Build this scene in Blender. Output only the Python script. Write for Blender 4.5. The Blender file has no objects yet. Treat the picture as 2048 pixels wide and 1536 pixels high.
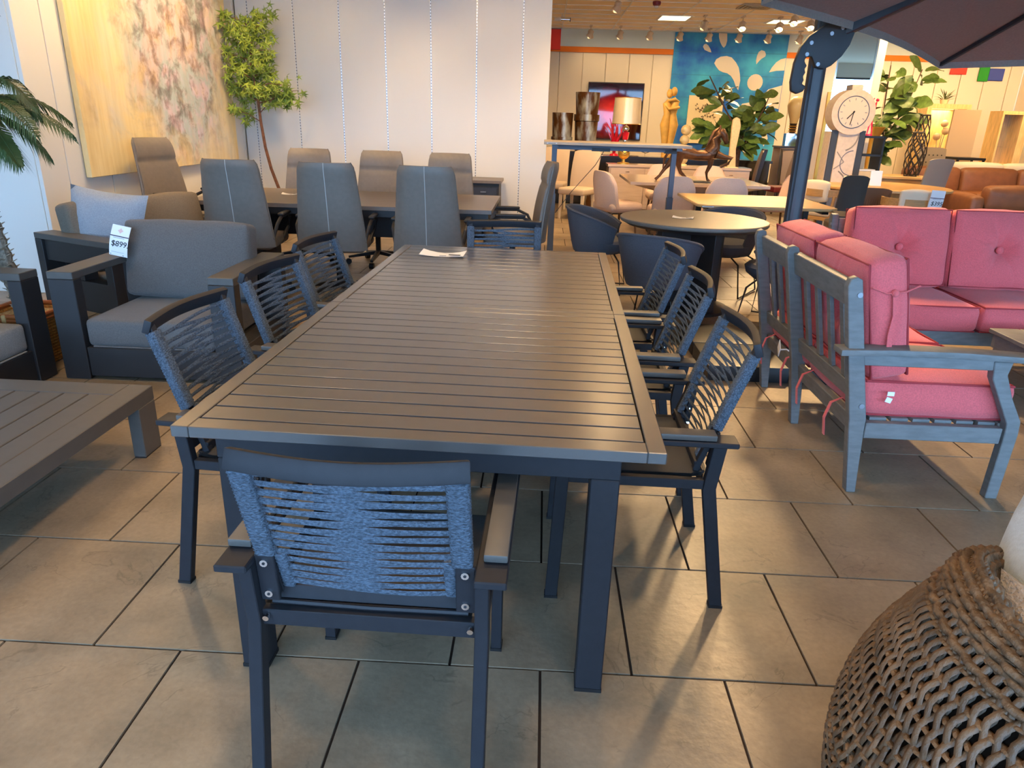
import bpy, bmesh, math, random
from mathutils import Vector, Matrix, noise
random.seed(7)
PI = math.pi
SC = bpy.context.scene
COL = SC.collection
# ------------------------------------------------------------------ camera
def make_camera():
    f, p, r, y, H = 1423.26, 0.356141, 0.0310927, -0.0337965, 1.47
    F = Vector((math.sin(y)*math.cos(p), math.cos(y)*math.cos(p), -math.sin(p)))
    Rt = Vector((math.cos(y), -math.sin(y), 0)); U = Rt.cross(F)
    c, s = math.cos(r), math.sin(r)
    X = Rt*c + U*s; Yv = -s*Rt + c*U
    M = Matrix((X, Yv, -F)).transposed().to_4x4()
    M.translation = (0, 0, H)
    cd = bpy.data.cameras.new('camera'); cd.sensor_width = 36; cd.lens = f/2048*36
    cd.clip_start = 0.02; cd.clip_end = 200
    co = bpy.data.objects.new('camera', cd); COL.objects.link(co); co.matrix_world = M
    SC.camera = co
make_camera()
# ------------------------------------------------------------------ world, exposure
vs = SC.view_settings
vs.view_transform = 'Standard'; vs.look = 'None'; vs.gamma = 1.0; vs.exposure = 0.3
vs.use_curve_mapping = False
W = bpy.data.worlds.new('world'); SC.world = W; W.use_nodes = True
bgn = W.node_tree.nodes['Background']
bgn.inputs[0].default_value = (0.34, 0.61, 1.0, 1); bgn.inputs[1].default_value = 9.6
# ------------------------------------------------------------------ lights (ceiling track lamps and added fill lamps; positions, aim, watts)
WARM = (1.0, 0.65, 0.31)
FRONT_SPOTS = [  # position x,y   aim x,y,z   watts  size deg
    (-2.75, 6.5, -3.95, 6.8, 1.5, 125, 100), (-2.75, 8.0, -3.95, 8.2, 1.5, 125, 100), (-2.4, 4.9, -3.95, 6.0, 1.2, 95, 80),
    (-2.4, 6.4, -2.9, 9.8, .3, 120, 80), (-1.0, 6.4, -0.3, 9.8, .3, 160, 80),
    (-2.4, 3.0, -2.2, 2.6, 0.0, 80, 105), (-2.9, 5.2, -2.3, 4.2, 0.3, 70, 90),
    (-1.3, 5.4, -1.5, 6.6, 0.7, 90, 95), (0.2, 5.4, -.1, 4.4, 0.7, 60, 70),
    (-.35, 3.3, -.3, 3.0, 0.7, 95, 80), (2.9, 7.4, 2.4, 4.3, 0.5, 850, 62),
    (1.8, 7.0, 1.9, 3.8, 0.4, 420, 40), (0.8, 7.4, 1.3, 6.2, 0.7, 150, 95),
    (-.25, 1.7, -.25, 1.9, 0.7, 85, 80), (-1.5, .9, -.4, .9, 0.0, 36, 90), (.75, .4, -.15, 1.0, 0.0, 30, 60),  # unseen fill lamps, added to warm the near floor and table end
]
# ------------------------------------------------------------------ helpers
def srgb(r, g, b):
    def c(u):
        u /= 255.0
        return u/12.92 if u <= .04045 else ((u+.055)/1.055)**2.4
    return (c(r), c(g), c(b))
def V3(*a): return Vector(a)
MATS = {}
def mat(name, col, rough=.55, metal=0.0, var=0.0, scale=8.0, bump=0.0, bscale=150.0, rand=0.0, stretch=(1, 1, 1), spec=.5,
        emit=0.0, trans=0.0, coat=0.0, detail=4.0, world=False, col2=None, vlo=.35, vhi=.65, kind='noise', sheen=0.0):
    """procedural principled material: colour variation, fine relief, per-object tint"""
    if name in MATS: return MATS[name]
    m = bpy.data.materials.new(name); m.use_nodes = True; MATS[name] = m
    nt = m.node_tree; N = nt.nodes; L = nt.links; b = N['Principled BSDF']
    b.inputs['Roughness'].default_value = rough; b.inputs['Metallic'].default_value = metal
    b.inputs['Specular IOR Level'].default_value = spec
    b.inputs['Coat Weight'].default_value = coat; b.inputs['Coat Roughness'].default_value = .22
    if sheen: b.inputs['Sheen Weight'].default_value = sheen
    if trans: b.inputs['Transmission Weight'].default_value = trans
    c1 = (*col, 1)
    b.inputs['Base Color'].default_value = c1
    tc = N.new('ShaderNodeTexCoord'); mp = N.new('ShaderNodeMapping')
    if world:
        geo = N.new('ShaderNodeNewGeometry'); L.new(geo.outputs['Position'], mp.inputs[0])
    else:
        L.new(tc.outputs['Object'], mp.inputs[0])
    mp.inputs['Scale'].default_value = stretch
    last = None
    if var or col2:
        if kind == 'noise':
            n = N.new('ShaderNodeTexNoise'); n.inputs['Scale'].default_value = scale; n.inputs['Detail'].default_value = detail
        else:
            n = N.new('ShaderNodeTexVoronoi'); n.inputs['Scale'].default_value = scale
        L.new(mp.outputs[0], n.inputs['Vector'])
        mr = N.new('ShaderNodeMapRange'); mr.inputs[1].default_value = vlo; mr.inputs[2].default_value = vhi
        L.new(n.outputs[0], mr.inputs[0])
        mx = N.new('ShaderNodeMix'); mx.data_type = 'RGBA'
        L.new(mr.outputs[0], mx.inputs[0])
        ca = tuple(max(0, c*(1-var)) for c in col); cb = col2 if col2 else tuple(min(1, c*(1+var)) for c in col)
        mx.inputs[6].default_value = (*ca, 1); mx.inputs[7].default_value = (*cb, 1)
        last = mx.outputs[2]; L.new(last, b.inputs['Base Color'])
    if rand:
        oi = N.new('ShaderNodeObjectInfo'); hs = N.new('ShaderNodeHueSaturation')
        mr2 = N.new('ShaderNodeMapRange'); mr2.inputs[3].default_value = 1-rand; mr2.inputs[4].default_value = 1+rand
        L.new(oi.outputs['Random'], mr2.inputs[0]); L.new(mr2.outputs[0], hs.inputs['Value'])
        if last: L.new(last, hs.inputs['Color'])
        else: hs.inputs['Color'].default_value = c1
        last = hs.outputs[0]; L.new(last, b.inputs['Base Color'])
    if bump:
        nb = N.new('ShaderNodeTexNoise'); nb.inputs['Scale'].default_value = bscale; nb.inputs['Detail'].default_value = 3
        L.new(mp.outputs[0], nb.inputs['Vector'])
        bp = N.new('ShaderNodeBump'); bp.inputs['Strength'].default_value = bump; bp.inputs['Distance'].default_value = .01
        L.new(nb.outputs[0], bp.inputs['Height']); L.new(bp.outputs[0], b.inputs['Normal'])
    if emit:
        b.inputs['Emission Color'].default_value = c1; b.inputs['Emission Strength'].default_value = emit
    return m
def frame_of(d, up=None):
    d = d.normalized()
    u = Vector(up) if up is not None else (Vector((0, 0, 1)) if abs(d.z) < .95 else Vector((0, 1, 0)))
    s = d.cross(u)
    if s.length < 1e-6: s = d.cross(Vector((1, 0, 0)))
    s.normalize(); t = s.cross(d).normalized()
    return d, s, t
class MB:
    def __init__(self): self.v = []; self.f = []
    def add(self, vs_, fs):
        o = len(self.v); self.v += [tuple(p) for p in vs_]; self.f += [tuple(i+o for i in q) for q in fs]; return self
    def box(self, c, s, R=None):
        c = Vector(c); h = [x/2 for x in s]; vs_ = []
        for z in (-1, 1):
            for y in (-1, 1):
                for x in (-1, 1):
                    p = Vector((x*h[0], y*h[1], z*h[2]))
                    if R is not None: p = R @ p
                    vs_.append(c+p)
        return self.add(vs_, [(0, 2, 3, 1), (4, 5, 7, 6), (0, 1, 5, 4), (2, 6, 7, 3), (0, 4, 6, 2), (1, 3, 7, 5)])
    def bb(self, x0, x1, y0, y1, z0, z1):
        return self.box(((x0+x1)/2, (y0+y1)/2, (z0+z1)/2), (abs(x1-x0), abs(y1-y0), abs(z1-z0)))
    def bar(self, p0, p1, w, t, up=None, w1=None, t1=None):
        p0, p1 = Vector(p0), Vector(p1); d, s, u = frame_of(p1-p0, up)
        w1 = w if w1 is None else w1; t1 = t if t1 is None else t1
        vs_ = [p0-s*w/2-u*t/2, p0+s*w/2-u*t/2, p0+s*w/2+u*t/2, p0-s*w/2+u*t/2,
               p1-s*w1/2-u*t1/2, p1+s*w1/2-u*t1/2, p1+s*w1/2+u*t1/2, p1-s*w1/2+u*t1/2]
        return self.add(vs_, [(0, 1, 2, 3), (4, 7, 6, 5), (0, 4, 5, 1), (1, 5, 6, 2), (2, 6, 7, 3), (3, 7, 4, 0)])
    def sweep(self, pts, sec, up=None, caps=True, scale=None):
        """sweep a closed 2D section (side, up) along pts"""
        pts = [Vector(p) for p in pts]; n = len(sec); vs_ = []
        for i, p in enumerate(pts):
            a = pts[max(0, i-1)]; b = pts[min(len(pts)-1, i+1)]
            d, s, t = frame_of(b-a, up)
            k = scale[i] if scale else 1
            for (x, y) in sec: vs_.append(p+s*x*k+t*y*k)
        fs = []
        for i in range(len(pts)-1):
            for j in range(n):
                a = i*n+j; b = i*n+(j+1) % n
                fs.append((a, b, b+n, a+n))
        if caps: fs += [tuple(range(n-1, -1, -1)), tuple(range((len(pts)-1)*n, len(pts)*n))]
        return self.add(vs_, fs)
    def tube(self, pts, r, n=8, flat=1.0, up=None, scale=None):
        return self.sweep(pts, [(r*math.cos(2*PI*k/n), r*flat*math.sin(2*PI*k/n)) for k in range(n)], up, True, scale)
    def lathe(self, prof, n=24, c=(0, 0, 0), sx=1.0, sy=1.0):
        cx, cy, cz = c; vs_ = []; fs = []
        for (r, z) in prof:
            for k in range(n):
                a = 2*PI*k/n; vs_.append((cx+r*sx*math.cos(a), cy+r*sy*math.sin(a), cz+z))
        for i in range(len(prof)-1):
            for k in range(n):
                a = i*n+k; b = i*n+(k+1) % n; fs.append((a, b, b+n, a+n))
        fs += [tuple(range(n-1, -1, -1)), tuple(range((len(prof)-1)*n, len(prof)*n))]
        return self.add(vs_, fs)
    def prism(self, poly, t, M):
        """poly in local xy, thickness t along local +z, placed by matrix M"""
        n = len(poly)
        vs_ = [M @ Vector((x, y, 0)) for x, y in poly]+[M @ Vector((x, y, t)) for x, y in poly]
        return self.add(vs_, [tuple(range(n-1, -1, -1)), tuple(range(n, 2*n))]+[(i, (i+1) % n, n+(i+1) % n, n+i) for i in range(n)])
    def ball(self, c, r, n=14, m=9, s=(1, 1, 1)):
        prof = [(r*math.sin(PI*i/m), -r*math.cos(PI*i/m)) for i in range(m+1)]
        prof[0] = (r*.02, -r); prof[-1] = (r*.02, r)
        o = len(self.v); self.lathe(prof, n)
        for i in range(o, len(self.v)):
            x, y, z = self.v[i]; self.v[i] = (c[0]+x*s[0], c[1]+y*s[1], c[2]+z*s[2])
        return self
    def grid(self, fn, nu, nv, closed_u=False):
        vs_ = [fn(i/nu, j/nv) for j in range(nv+1) for i in range(nu if closed_u else nu+1)]
        w = nu if closed_u else nu+1
        fs = []
        for j in range(nv):
            for i in range(nu):
                a = j*w+i; b = j*w+(i+1) % w
                fs.append((a, b, b+w, a+w))
        return self.add(vs_, fs)
    def cushion(self, c, s, r=.04, puff=(0, 0, .03), n=8, fn=None, R=None):
        """rounded box cushion, faces bulging by puff"""
        h = [x/2 for x in s]; r = min(r, min(h)*.98)
        def axis(hh):
            inner = hh-r
            a = [-hh, -hh+r*.3, -inner]+[-inner+2*inner*(i+1)/n for i in range(n-1)]+[inner, hh-r*.3, hh]
            return a
        ax = [axis(x) for x in h]; idx = {}; vs_ = []; fs = []
        def vert(i, j, k):
            key = (i, j, k)
            if key in idx: return idx[key]
            q = Vector((ax[0][i], ax[1][j], ax[2][k]))
            inn = Vector([max(-(h[a]-r), min(h[a]-r, q[a])) for a in range(3)])
            d = q-inn; p = inn+d.normalized()*r if d.length > 1e-9 else q
            u = [p[a]/h[a] for a in range(3)]
            pf = [(1-u[(a+1) % 3]**2)*(1-u[(a+2) % 3]**2)*u[a]*puff[a] for a in range(3)]
            p = p+Vector(pf)
            if fn: p = fn(p, u)
            if R is not None: p = R @ p
            idx[key] = len(vs_); vs_.append(Vector(c)+p); return idx[key]
        m = [len(a)-1 for a in ax]
        for (a, b, d) in ((0, 1, 2), (1, 2, 0), (2, 0, 1)):
            for side in (0, 1):
                for i in range(m[a]):
                    for j in range(m[b]):
                        q = []
                        for (ii, jj) in ((i, j), (i+1, j), (i+1, j+1), (i, j+1)):
                            k = [0, 0, 0]; k[a] = ii; k[b] = jj; k[d] = m[d] if side else 0
                            q.append(vert(*k))
                        fs.append(tuple(q) if side else tuple(reversed(q)))
        return self.add(vs_, fs)
    def pillow(self, c, w, h, t, R=None, n=14, seam=True):
        """scatter pillow standing in local xz, thickness along y, pinched edges"""
        def pt(u, v, sg):
            a = 1-abs(u)**2.6; b = 1-abs(v)**2.6
            th = t/2*max(0, a)**.55*max(0, b)**.55
            kx = 1-.07*(1-abs(v)**2)*abs(u)**3; kz = 1-.07*(1-abs(u)**2)*abs(v)**3
            w_ = noise.noise(Vector((u*2.3, v*2.3, 3.1*sg+c[0])))*.012
            p = Vector((u*w/2*kx, sg*(th+w_*th/t*2), v*h/2*kz))
            return Vector(c)+(R @ p if R is not None else p)
        for sg in (-1, 1):
            o = len(self.v)
            self.grid(lambda a, b: pt(2*a-1, 2*b-1, sg), n, n)
        return self
    def mesh(self, name, smooth=False, bevel=0.0, seg=1, angle=35):
        me = bpy.data.meshes.new(name); me.from_pydata(self.v, [], self.f)
        if bevel:
            bm = bmesh.new(); bm.from_mesh(me)
            bmesh.ops.remove_doubles(bm, verts=bm.verts, dist=1e-5)
            es = [e for e in bm.edges if len(e.link_faces) == 2 and e.calc_face_angle(0) > .5]
            bmesh.ops.bevel(bm, geom=es, offset=bevel, segments=seg, profile=.6, affect='EDGES', clamp_overlap=True)
            bm.to_mesh(me); bm.free()
        me.validate()
        if smooth or bevel:
            for p in me.polygons: p.use_smooth = True
            me.set_sharp_from_angle(angle=math.radians(angle))
        me.update()
        return me
    def build(self, name, m, parent=None, smooth=False, bevel=0.0, seg=1, angle=35, label=None):
        me = self.mesh(name, smooth, bevel, seg, angle); me.materials.append(m)
        return ob(name, me, parent, label)
def ob(name, me, parent=None, label=None):
    o = bpy.data.objects.new(name, me); COL.objects.link(o)
    if parent is not None: o.parent = parent
    if label: o['label'] = label
    return o
def thing(name, label, cat, loc=(0, 0, 0), rz=0.0, group=None):
    o = bpy.data.objects.new(name, None); COL.objects.link(o); o.empty_display_size = .1
    o.location = loc; o.rotation_euler = (0, 0, rz)
    return tag(o, label, cat, group)
def tag(o, label, cat, group=None):
    o['label'] = label; o['category'] = cat
    if group: o['group'] = group
    return o
def struct(o): o['kind'] = 'structure'; return o
def stuff(o): o['kind'] = 'stuff'; return o
KIDS = {}
def tree_copy(o, parent=None):
    c = o.copy(); COL.objects.link(c); c.parent = parent
    for ch in list(o.children): tree_copy(ch, c)
    return c
def dup(root, label, loc, rz=0.0, group=None):
    c = tree_copy(root); c.location = loc; c.rotation_euler = (0, 0, rz); c['label'] = label
    if group: c['group'] = group
    return c
def share(name, o, parent, loc=(0, 0, 0), rot=(0, 0, 0), scale=(1, 1, 1)):
    c = bpy.data.objects.new(name, o.data if hasattr(o, 'data') else o); COL.objects.link(c)
    c.parent = parent; c.location = loc; c.rotation_euler = rot; c.scale = scale; return c
def RX(a): return Matrix.Rotation(a, 3, 'X')
def RY(a): return Matrix.Rotation(a, 3, 'Y')
def RZ(a): return Matrix.Rotation(a, 3, 'Z')
def text_mesh(name, s, size, m, parent, loc, rot, extrude=.0006, align='CENTER', shear=0.0):
    cu = bpy.data.curves.new(name, 'FONT'); cu.body = s; cu.size = size; cu.extrude = extrude; cu.align_x = align; cu.align_y = 'CENTER'
    cu.shear = shear; cu.resolution_u = 3
    t = bpy.data.objects.new(name+'_tmp', cu); COL.objects.link(t)
    dg = bpy.context.evaluated_depsgraph_get(); me = bpy.data.meshes.new_from_object(t.evaluated_get(dg))
    bpy.data.objects.remove(t); bpy.data.curves.remove(cu)
    me.materials.clear(); me.materials.append(m)
    o = ob(name, me, parent); o.location = loc; o.rotation_euler = rot; return o
ORD = ['first', 'second', 'third', 'fourth', 'fifth', 'sixth', 'seventh', 'eighth', 'ninth', 'tenth', 'eleventh', 'twelfth', 'thirteenth', 'fourteenth', 'fifteenth', 'sixteenth']
# ------------------------------------------------------------------ materials
M_tile = mat('floor_tile_stone', srgb(138, 121, 100), .40, var=.16, scale=4.2, bump=.16, bscale=24, rand=.06, world=True, detail=8, spec=.45)
def stone_detail(m):
    nt = m.node_tree; N = nt.nodes; L = nt.links; b = N['Principled BSDF']; src = b.inputs['Base Color'].links[0].from_socket
    g = N.new('ShaderNodeNewGeometry')
    def nz(sc, det, dis):
        n = N.new('ShaderNodeTexNoise'); n.inputs['Scale'].default_value = sc; n.inputs['Detail'].default_value = det; n.inputs['Distortion'].default_value = dis
        L.new(g.outputs['Position'], n.inputs['Vector']); return n.outputs[0]
    def rng(s, a, c, lo, hi):
        r = N.new('ShaderNodeMapRange'); r.inputs[1].default_value = a; r.inputs[2].default_value = c; r.inputs[3].default_value = lo; r.inputs[4].default_value = hi; L.new(s, r.inputs[0]); return r.outputs[0]
    def mth(op, a, c):
        x = N.new('ShaderNodeMath'); x.operation = op; L.new(a, x.inputs[0])
        if isinstance(c, float): x.inputs[1].default_value = c
        else: L.new(c, x.inputs[1])
        return x.outputs[0]
    grain = rng(nz(55, 6, .3), .3, .7, .90, 1.10)
    line = mth('ABSOLUTE', mth('SUBTRACT', nz(2.6, 8, 1.6), .5), 0.0)
    vein = mth('MAXIMUM', rng(line, .0, .010, .72, 1.0), rng(nz(3.3, 2, 0), .52, .60, 1.0, .0))
    f = mth('MULTIPLY', grain, vein)
    hs = N.new('ShaderNodeHueSaturation'); L.new(src, hs.inputs['Color']); L.new(f, hs.inputs['Value']); L.new(hs.outputs[0], b.inputs['Base Color'])
stone_detail(M_tile)
M_grout = mat('grout', srgb(58, 48, 42), .95, spec=.1)
M_wall = mat('white_wall', srgb(226, 224, 218), .62, bump=.03, bscale=90)
M_wallcream = mat('cream_wall', srgb(232, 222, 200), .7, bump=.03, bscale=90)
M_teal = mat('grey_teal_paint', srgb(206, 224, 224), .8)
M_orange = mat('orange_band', srgb(235, 125, 25), .7)
M_ceil = mat('ceiling_tile', srgb(252, 234, 204), .9, var=.04, scale=60, bump=.05, bscale=200)
M_white = mat('white_paint', srgb(235, 235, 232), .5)
M_metal = mat('brushed_steel', srgb(150, 154, 160), .45, .8)
M_chrome = mat('chrome', (.9, .9, .92), .08, 1.0)
M_char = mat('charcoal_powder_coat', srgb(38, 38, 42), .5, var=.06, scale=40, bump=.06, bscale=600, spec=.25)
M_char2 = mat('anthracite_metal', srgb(42, 40, 41), .5, bump=.05, bscale=500)
M_top = mat('charcoal_slat_metal', srgb(72, 69, 68), .30, var=.05, scale=20, bump=.04, bscale=500, spec=1.0, coat=.8)
M_top2 = mat('charcoal_low_table', srgb(82, 78, 74), .42, var=.05, scale=20, bump=.05, bscale=500)
M_black = mat('black_plastic', srgb(22, 22, 24), .45)
M_rope = mat('blue_grey_rope', srgb(78, 90, 104), .85, var=.45, scale=260, bump=.9, bscale=320, stretch=(.5, 1, 1))
M_sling = mat('dark_sling', srgb(62, 60, 60), .7, bump=.2, bscale=500)
M_cush = mat('grey_cushion', srgb(98, 94, 92), .95, var=.12, scale=160, bump=.25, bscale=500, sheen=.15)
M_cushlt = mat('light_grey_cushion', srgb(148, 145, 142), .95, var=.12, scale=160, bump=.25, bscale=500)
M_pillow = mat('pale_blue_pillow', srgb(150, 158, 168), .95, var=.10, scale=140, bump=.3, bscale=420)
M_paper = mat('paper', srgb(236, 236, 238), .6)
M_ink = mat('black_ink', srgb(30, 30, 34), .7)
M_lav = mat('purple_ink', srgb(60, 40, 70), .7)
M_pinkink = mat('pale_red_print', srgb(232, 190, 184), .7)
M_greyink = mat('grey_print', srgb(150, 150, 158), .7)
M_polyw = mat('grey_poly_lumber', srgb(112, 113, 112), .6, var=.12, scale=14, bump=.12, bscale=120, stretch=(1, 1, 4))
M_red = mat('coral_red_fabric', srgb(222, 98, 100), .95, var=.10, scale=180, bump=.25, bscale=450, sheen=.2)
M_redpipe = mat('coral_red_piping', srgb(165, 55, 60), .95)
M_leather = mat('grey_leather', srgb(118, 108, 98), .5, var=.05, scale=30, bump=.12, bscale=350)
M_stitch = mat('pale_stitch', srgb(190, 188, 182), .8)
M_tub = mat('slate_felt', srgb(78, 80, 88), .95, var=.08, scale=120, bump=.2, bscale=300)
M_ctop = mat('graphite_laminate', srgb(116, 106, 98), .4, var=.04, scale=30)
M_oak = mat('oak_veneer', srgb(206, 166, 110), .45, var=.12, scale=5, stretch=(1, 9, 9), detail=6)
M_oakdk = mat('oak_solid', srgb(184, 142, 88), .5, var=.14, scale=5, stretch=(1, 9, 9), detail=6)
M_blush = mat('blush_fabric', srgb(206, 180, 164), .9, var=.05, scale=120, bump=.15, bscale=300)
M_gloss = mat('taupe_gloss', srgb(176, 156, 142), .16, var=.06, scale=4, stretch=(1, 8, 8), coat=.4)
M_beige = mat('beige_leather', srgb(196, 176, 154), .55, bump=.08, bscale=250)
M_gold = mat('gold_metal', srgb(214, 172, 84), .35, .85)
M_cream = mat('cream_ceramic', srgb(230, 206, 158), .5, var=.05, scale=10)
M_browns = mat('brown_leather', srgb(134, 84, 52), .5, var=.10, scale=10, bump=.1, bscale=120)
M_creams = mat('cream_upholstery', srgb(226, 210, 184), .9, bump=.12, bscale=200)
M_glass = mat('clear_glass', (.85, .95, .95), .02, trans=1.0)
M_mirror = mat('mirror', (.88, .93, .95), .01, 1.0)
M_leaf = mat('fig_leaf', srgb(84, 108, 48), .42, var=.35, scale=5, rand=.4, spec=.5)
M_bark = mat('brown_bark', srgb(92, 66, 50), .9, var=.3, scale=30, bump=.5, bscale=60)
# ================================================================== structure
X0, X1, Y0, Y1, ZC = -8.0, 11.6, -3.0, 19.5, 3.6
fl = struct(MB().bb(X0, X1, Y0, Y1, -.12, -.006).build('floor', M_grout)); fl['label'] = 'grey stone tile floor with dark grout lines'
def cam_px(p):
    c = SC.camera.matrix_world.inverted() @ Vector(p)
    if c.z > -.1: return None
    return (1024+1423.26*c.x/-c.z, 768-1423.26*c.y/-c.z)
def tiles():
    w, h, x0, y0, g = .5206, .5272, -1.2507, 1.6221, .0035
    a, b = w/2-g, h/2-g; i_ = .0006
    def tv(cx, cy, m):
        m.add([(cx-a, cy-b, -.006), (cx+a, cy-b, -.006), (cx+a, cy+b, -.006), (cx-a, cy+b, -.006),
               (cx-a+i_, cy-b+i_, 0), (cx+a-i_, cy-b+i_, 0), (cx+a-i_, cy+b-i_, 0), (cx-a+i_, cy+b-i_, 0)],
              [(4, 5, 6, 7), (0, 1, 5, 4), (1, 2, 6, 5), (2, 3, 7, 6), (3, 0, 4, 7)])
    allt = []
    for j in range(-8, 34):
        off = 0.5 if j % 2 else 0.0
        for i in range(-14, 26):
            cx = x0+(i+off+.5)*w; cy = y0+(j+.5)*h
            if cx-a < X0 or cx+a > X1 or cy-b < Y0 or cy+b > Y1: continue
            q = cam_px((cx, cy, 0)); vis = q is not None and -160 < q[0] < 2200 and 300 < q[1] < 1700
            allt.append((0 if vis else 1, cy*cy+cx*cx, cx, cy))
    allt.sort()
    me = MB(); tv(0, 0, me); mesh = me.mesh('tile'); mesh.materials.append(M_tile)
    rest = MB()
    for k, (v, d, cx, cy) in enumerate(allt):
        if k < 300: share('tile', mesh, fl, (cx, cy, 0))
        else: tv(cx, cy, rest)
    stuff(rest.build('tile_field', M_tile, fl))
tiles()
cl = struct(MB().bb(X0, X1, Y0, Y1, ZC, ZC+.12).build('ceiling', M_ceil)); cl['label'] = 'suspended ceiling of pale tiles in a thin grid'
mb_ = MB().bb(-6.0, 6.0, -.011, .011, -.012, 0).mesh('grid_bar'); mb_.materials.append(M_white)
for k in range(9): share('grid_bar', mb_, cl, (5.5, 14.4+.61*k, ZC))
mb_ = MB().bb(-.011, .011, -2.55, 2.55, -.012, 0).mesh('grid_bar'); mb_.materials.append(M_white)
for k in range(9): share('grid_bar', mb_, cl, (.3+1.22*k, 16.9, ZC))
# back partition wall with panels and slotted steel strips
M_strip = mat('slotted_strip_steel', srgb(190, 205, 220), .25, .25)
nt = M_strip.node_tree; wv = nt.nodes.new('ShaderNodeTexWave'); wv.bands_direction = 'Z'; wv.inputs['Scale'].default_value = 9.0
tcn = nt.nodes.new('ShaderNodeTexCoord'); nt.links.new(tcn.outputs['Object'], wv.inputs['Vector'])
rp = nt.nodes.new('ShaderNodeValToRGB'); rp.color_ramp.interpolation = 'CONSTANT'
rp.color_ramp.elements[0].color = (.80, .88, .97, 1); rp.color_ramp.elements[1].color = (.22, .25, .30, 1); rp.color_ramp.elements[1].position = .55
nt.links.new(wv.outputs[0], rp.inputs[0]); nt.links.new(rp.outputs[0], nt.nodes['Principled BSDF'].inputs['Base Color'])
wb = struct(MB().bb(-3.95, .02, 9.835, 9.97, 0, ZC).build('wall_back', M_wall)); wb['label'] = 'white panelled partition wall with slotted steel strips'
seams = [-3.79+.577*k for k in range(7)]
edges = [-3.95]+seams+[.02]
for a, b in zip(edges[:-1], edges[1:]):
    MB().bb(a+.006, b-.006 if b < 0 else b, 9.8, 9.834, .0, ZC).build('panel', M_wall, wb, bevel=.003)
for x in seams:
    o = MB().bb(-.008, .008, 9.803, 9.822, .05, ZC-.01).build('slotted_strip', M_strip, wb); o.location.x = x
wl = struct(MB().bb(-4.1, -3.985, 5.66, Y1, 0, ZC).build('wall_left', M_wall)); wl['label'] = 'white panelled side wall behind the large canvas'
ys = [5.66, 6.0]+[6.0+.62*k for k in range(1, 7)]+[9.79]
for a, b in zip(ys[:-1], ys[1:]):
    MB().bb(-3.984, -3.95, a+.006, b-.006, 0, ZC).build('panel', M_wall, wl, bevel=.003)
o = struct(MB().bb(X0, -4.1, 5.66, 5.80, 0, ZC).build('wall_alcove', M_wall)); o['label'] = 'plain white wall facing the window behind the palm'
o = struct(MB().bb(X0-.12, X0, Y0, 5.8, 0, ZC).build('wall_side_left', M_wall))
o = struct(MB().bb(X1, X1+.12, Y0, Y1, 0, ZC).build('wall_right', M_wallcream))
# far showroom wall: cream panels, orange band, teal fascia
wf = struct(MB().bb(-3.98, X1, Y1+.02, Y1+.15, 0, ZC).build('wall_far', M_wallcream)); wf['label'] = 'far cream panelled wall with orange band under a grey teal fascia'
x = -1.47
while x < X1-.05:
    b = min(x+.58, X1); MB().bb(x+.008, b-.008, Y1-.02, Y1+.019, 0, 3.07).build('panel', M_wallcream, wf, bevel=.004); x += .58
MB().bb(-1.5, X1, Y1-.03, Y1+.019, 3.2, ZC).build('fascia', M_teal, wf)
o = struct(MB().bb(-1.5, X1, Y1-.045, Y1-.031, 3.075, 3.2).build('trim_1', M_orange)); o['label'] = 'orange band running along the far wall'
o = struct(MB().bb(-1.5, X1, Y1-.06, Y1-.021, 0, .12).build('baseboard_far', mat('dark_base', srgb(70, 58, 48), .6)))
# storefront behind the camera: mullions, panes, daylight
M_pane = bpy.data.materials.new('window_glass'); M_pane.use_nodes = True
nt = M_pane.node_tree; nt.nodes.clear()
out = nt.nodes.new('ShaderNodeOutputMaterial'); mixn = nt.nodes.new('ShaderNodeMixShader'); tr = nt.nodes.new('ShaderNodeBsdfTransparent'); gl = nt.nodes.new('ShaderNodeBsdfGlossy')
gl.inputs['Roughness'].default_value = .02; mixn.inputs[0].default_value = .06
nt.links.new(tr.outputs[0], mixn.inputs[1]); nt.links.new(gl.outputs[0], mixn.inputs[2]); nt.links.new(mixn.outputs[0], out.inputs[0])
M_frame = mat('storefront_frame', srgb(60, 60, 64), .5)
m = MB(); m.bb(X0, X1, Y0-.15, Y0, 0, .25).bb(X0, X1, Y0-.15, Y0, 3.15, ZC)
o = struct(m.build('wall_front', M_wall)); o['label'] = 'storefront wall with window bays behind the viewer'
nb = 8; bw = (X1-X0)/nb
for k in range(nb):
    a = X0+k*bw; m = MB()
    m.bb(a, a+.05, Y0-.1, Y0-.02, .25, 3.15).bb(a+bw-.05, a+bw, Y0-.1, Y0-.02, .25, 3.15).bb(a, a+bw, Y0-.1, Y0-.02, .25, .31).bb(a, a+bw, Y0-.1, Y0-.02, 3.09, 3.15)
    w_ = struct(m.build('window_%d' % (k+1), M_frame)); w_['label'] = 'storefront window bay with dark frame'
    MB().bb(a+.05, a+bw-.05, Y0-.065, Y0-.055, .31, 3.09).build('pane', M_pane, w_)
    ld = bpy.data.lights.new('daylight_portal', 'AREA'); ld.shape = 'RECTANGLE'; ld.size = bw-.1; ld.size_y = 2.78; ld.cycles.is_portal = True
    lo = bpy.data.objects.new('daylight_portal', ld); COL.objects.link(lo); lo.location = (a+bw/2, Y0-.2, 1.7); lo.rotation_euler = (PI/2, 0, PI)
o = struct(MB().bb(X0-30, X1+30, -45, Y0-.16, -.3, -.12).build('ground_outside', mat('asphalt', srgb(120, 122, 124), .9))); o['label'] = 'pavement outside the storefront'
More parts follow.
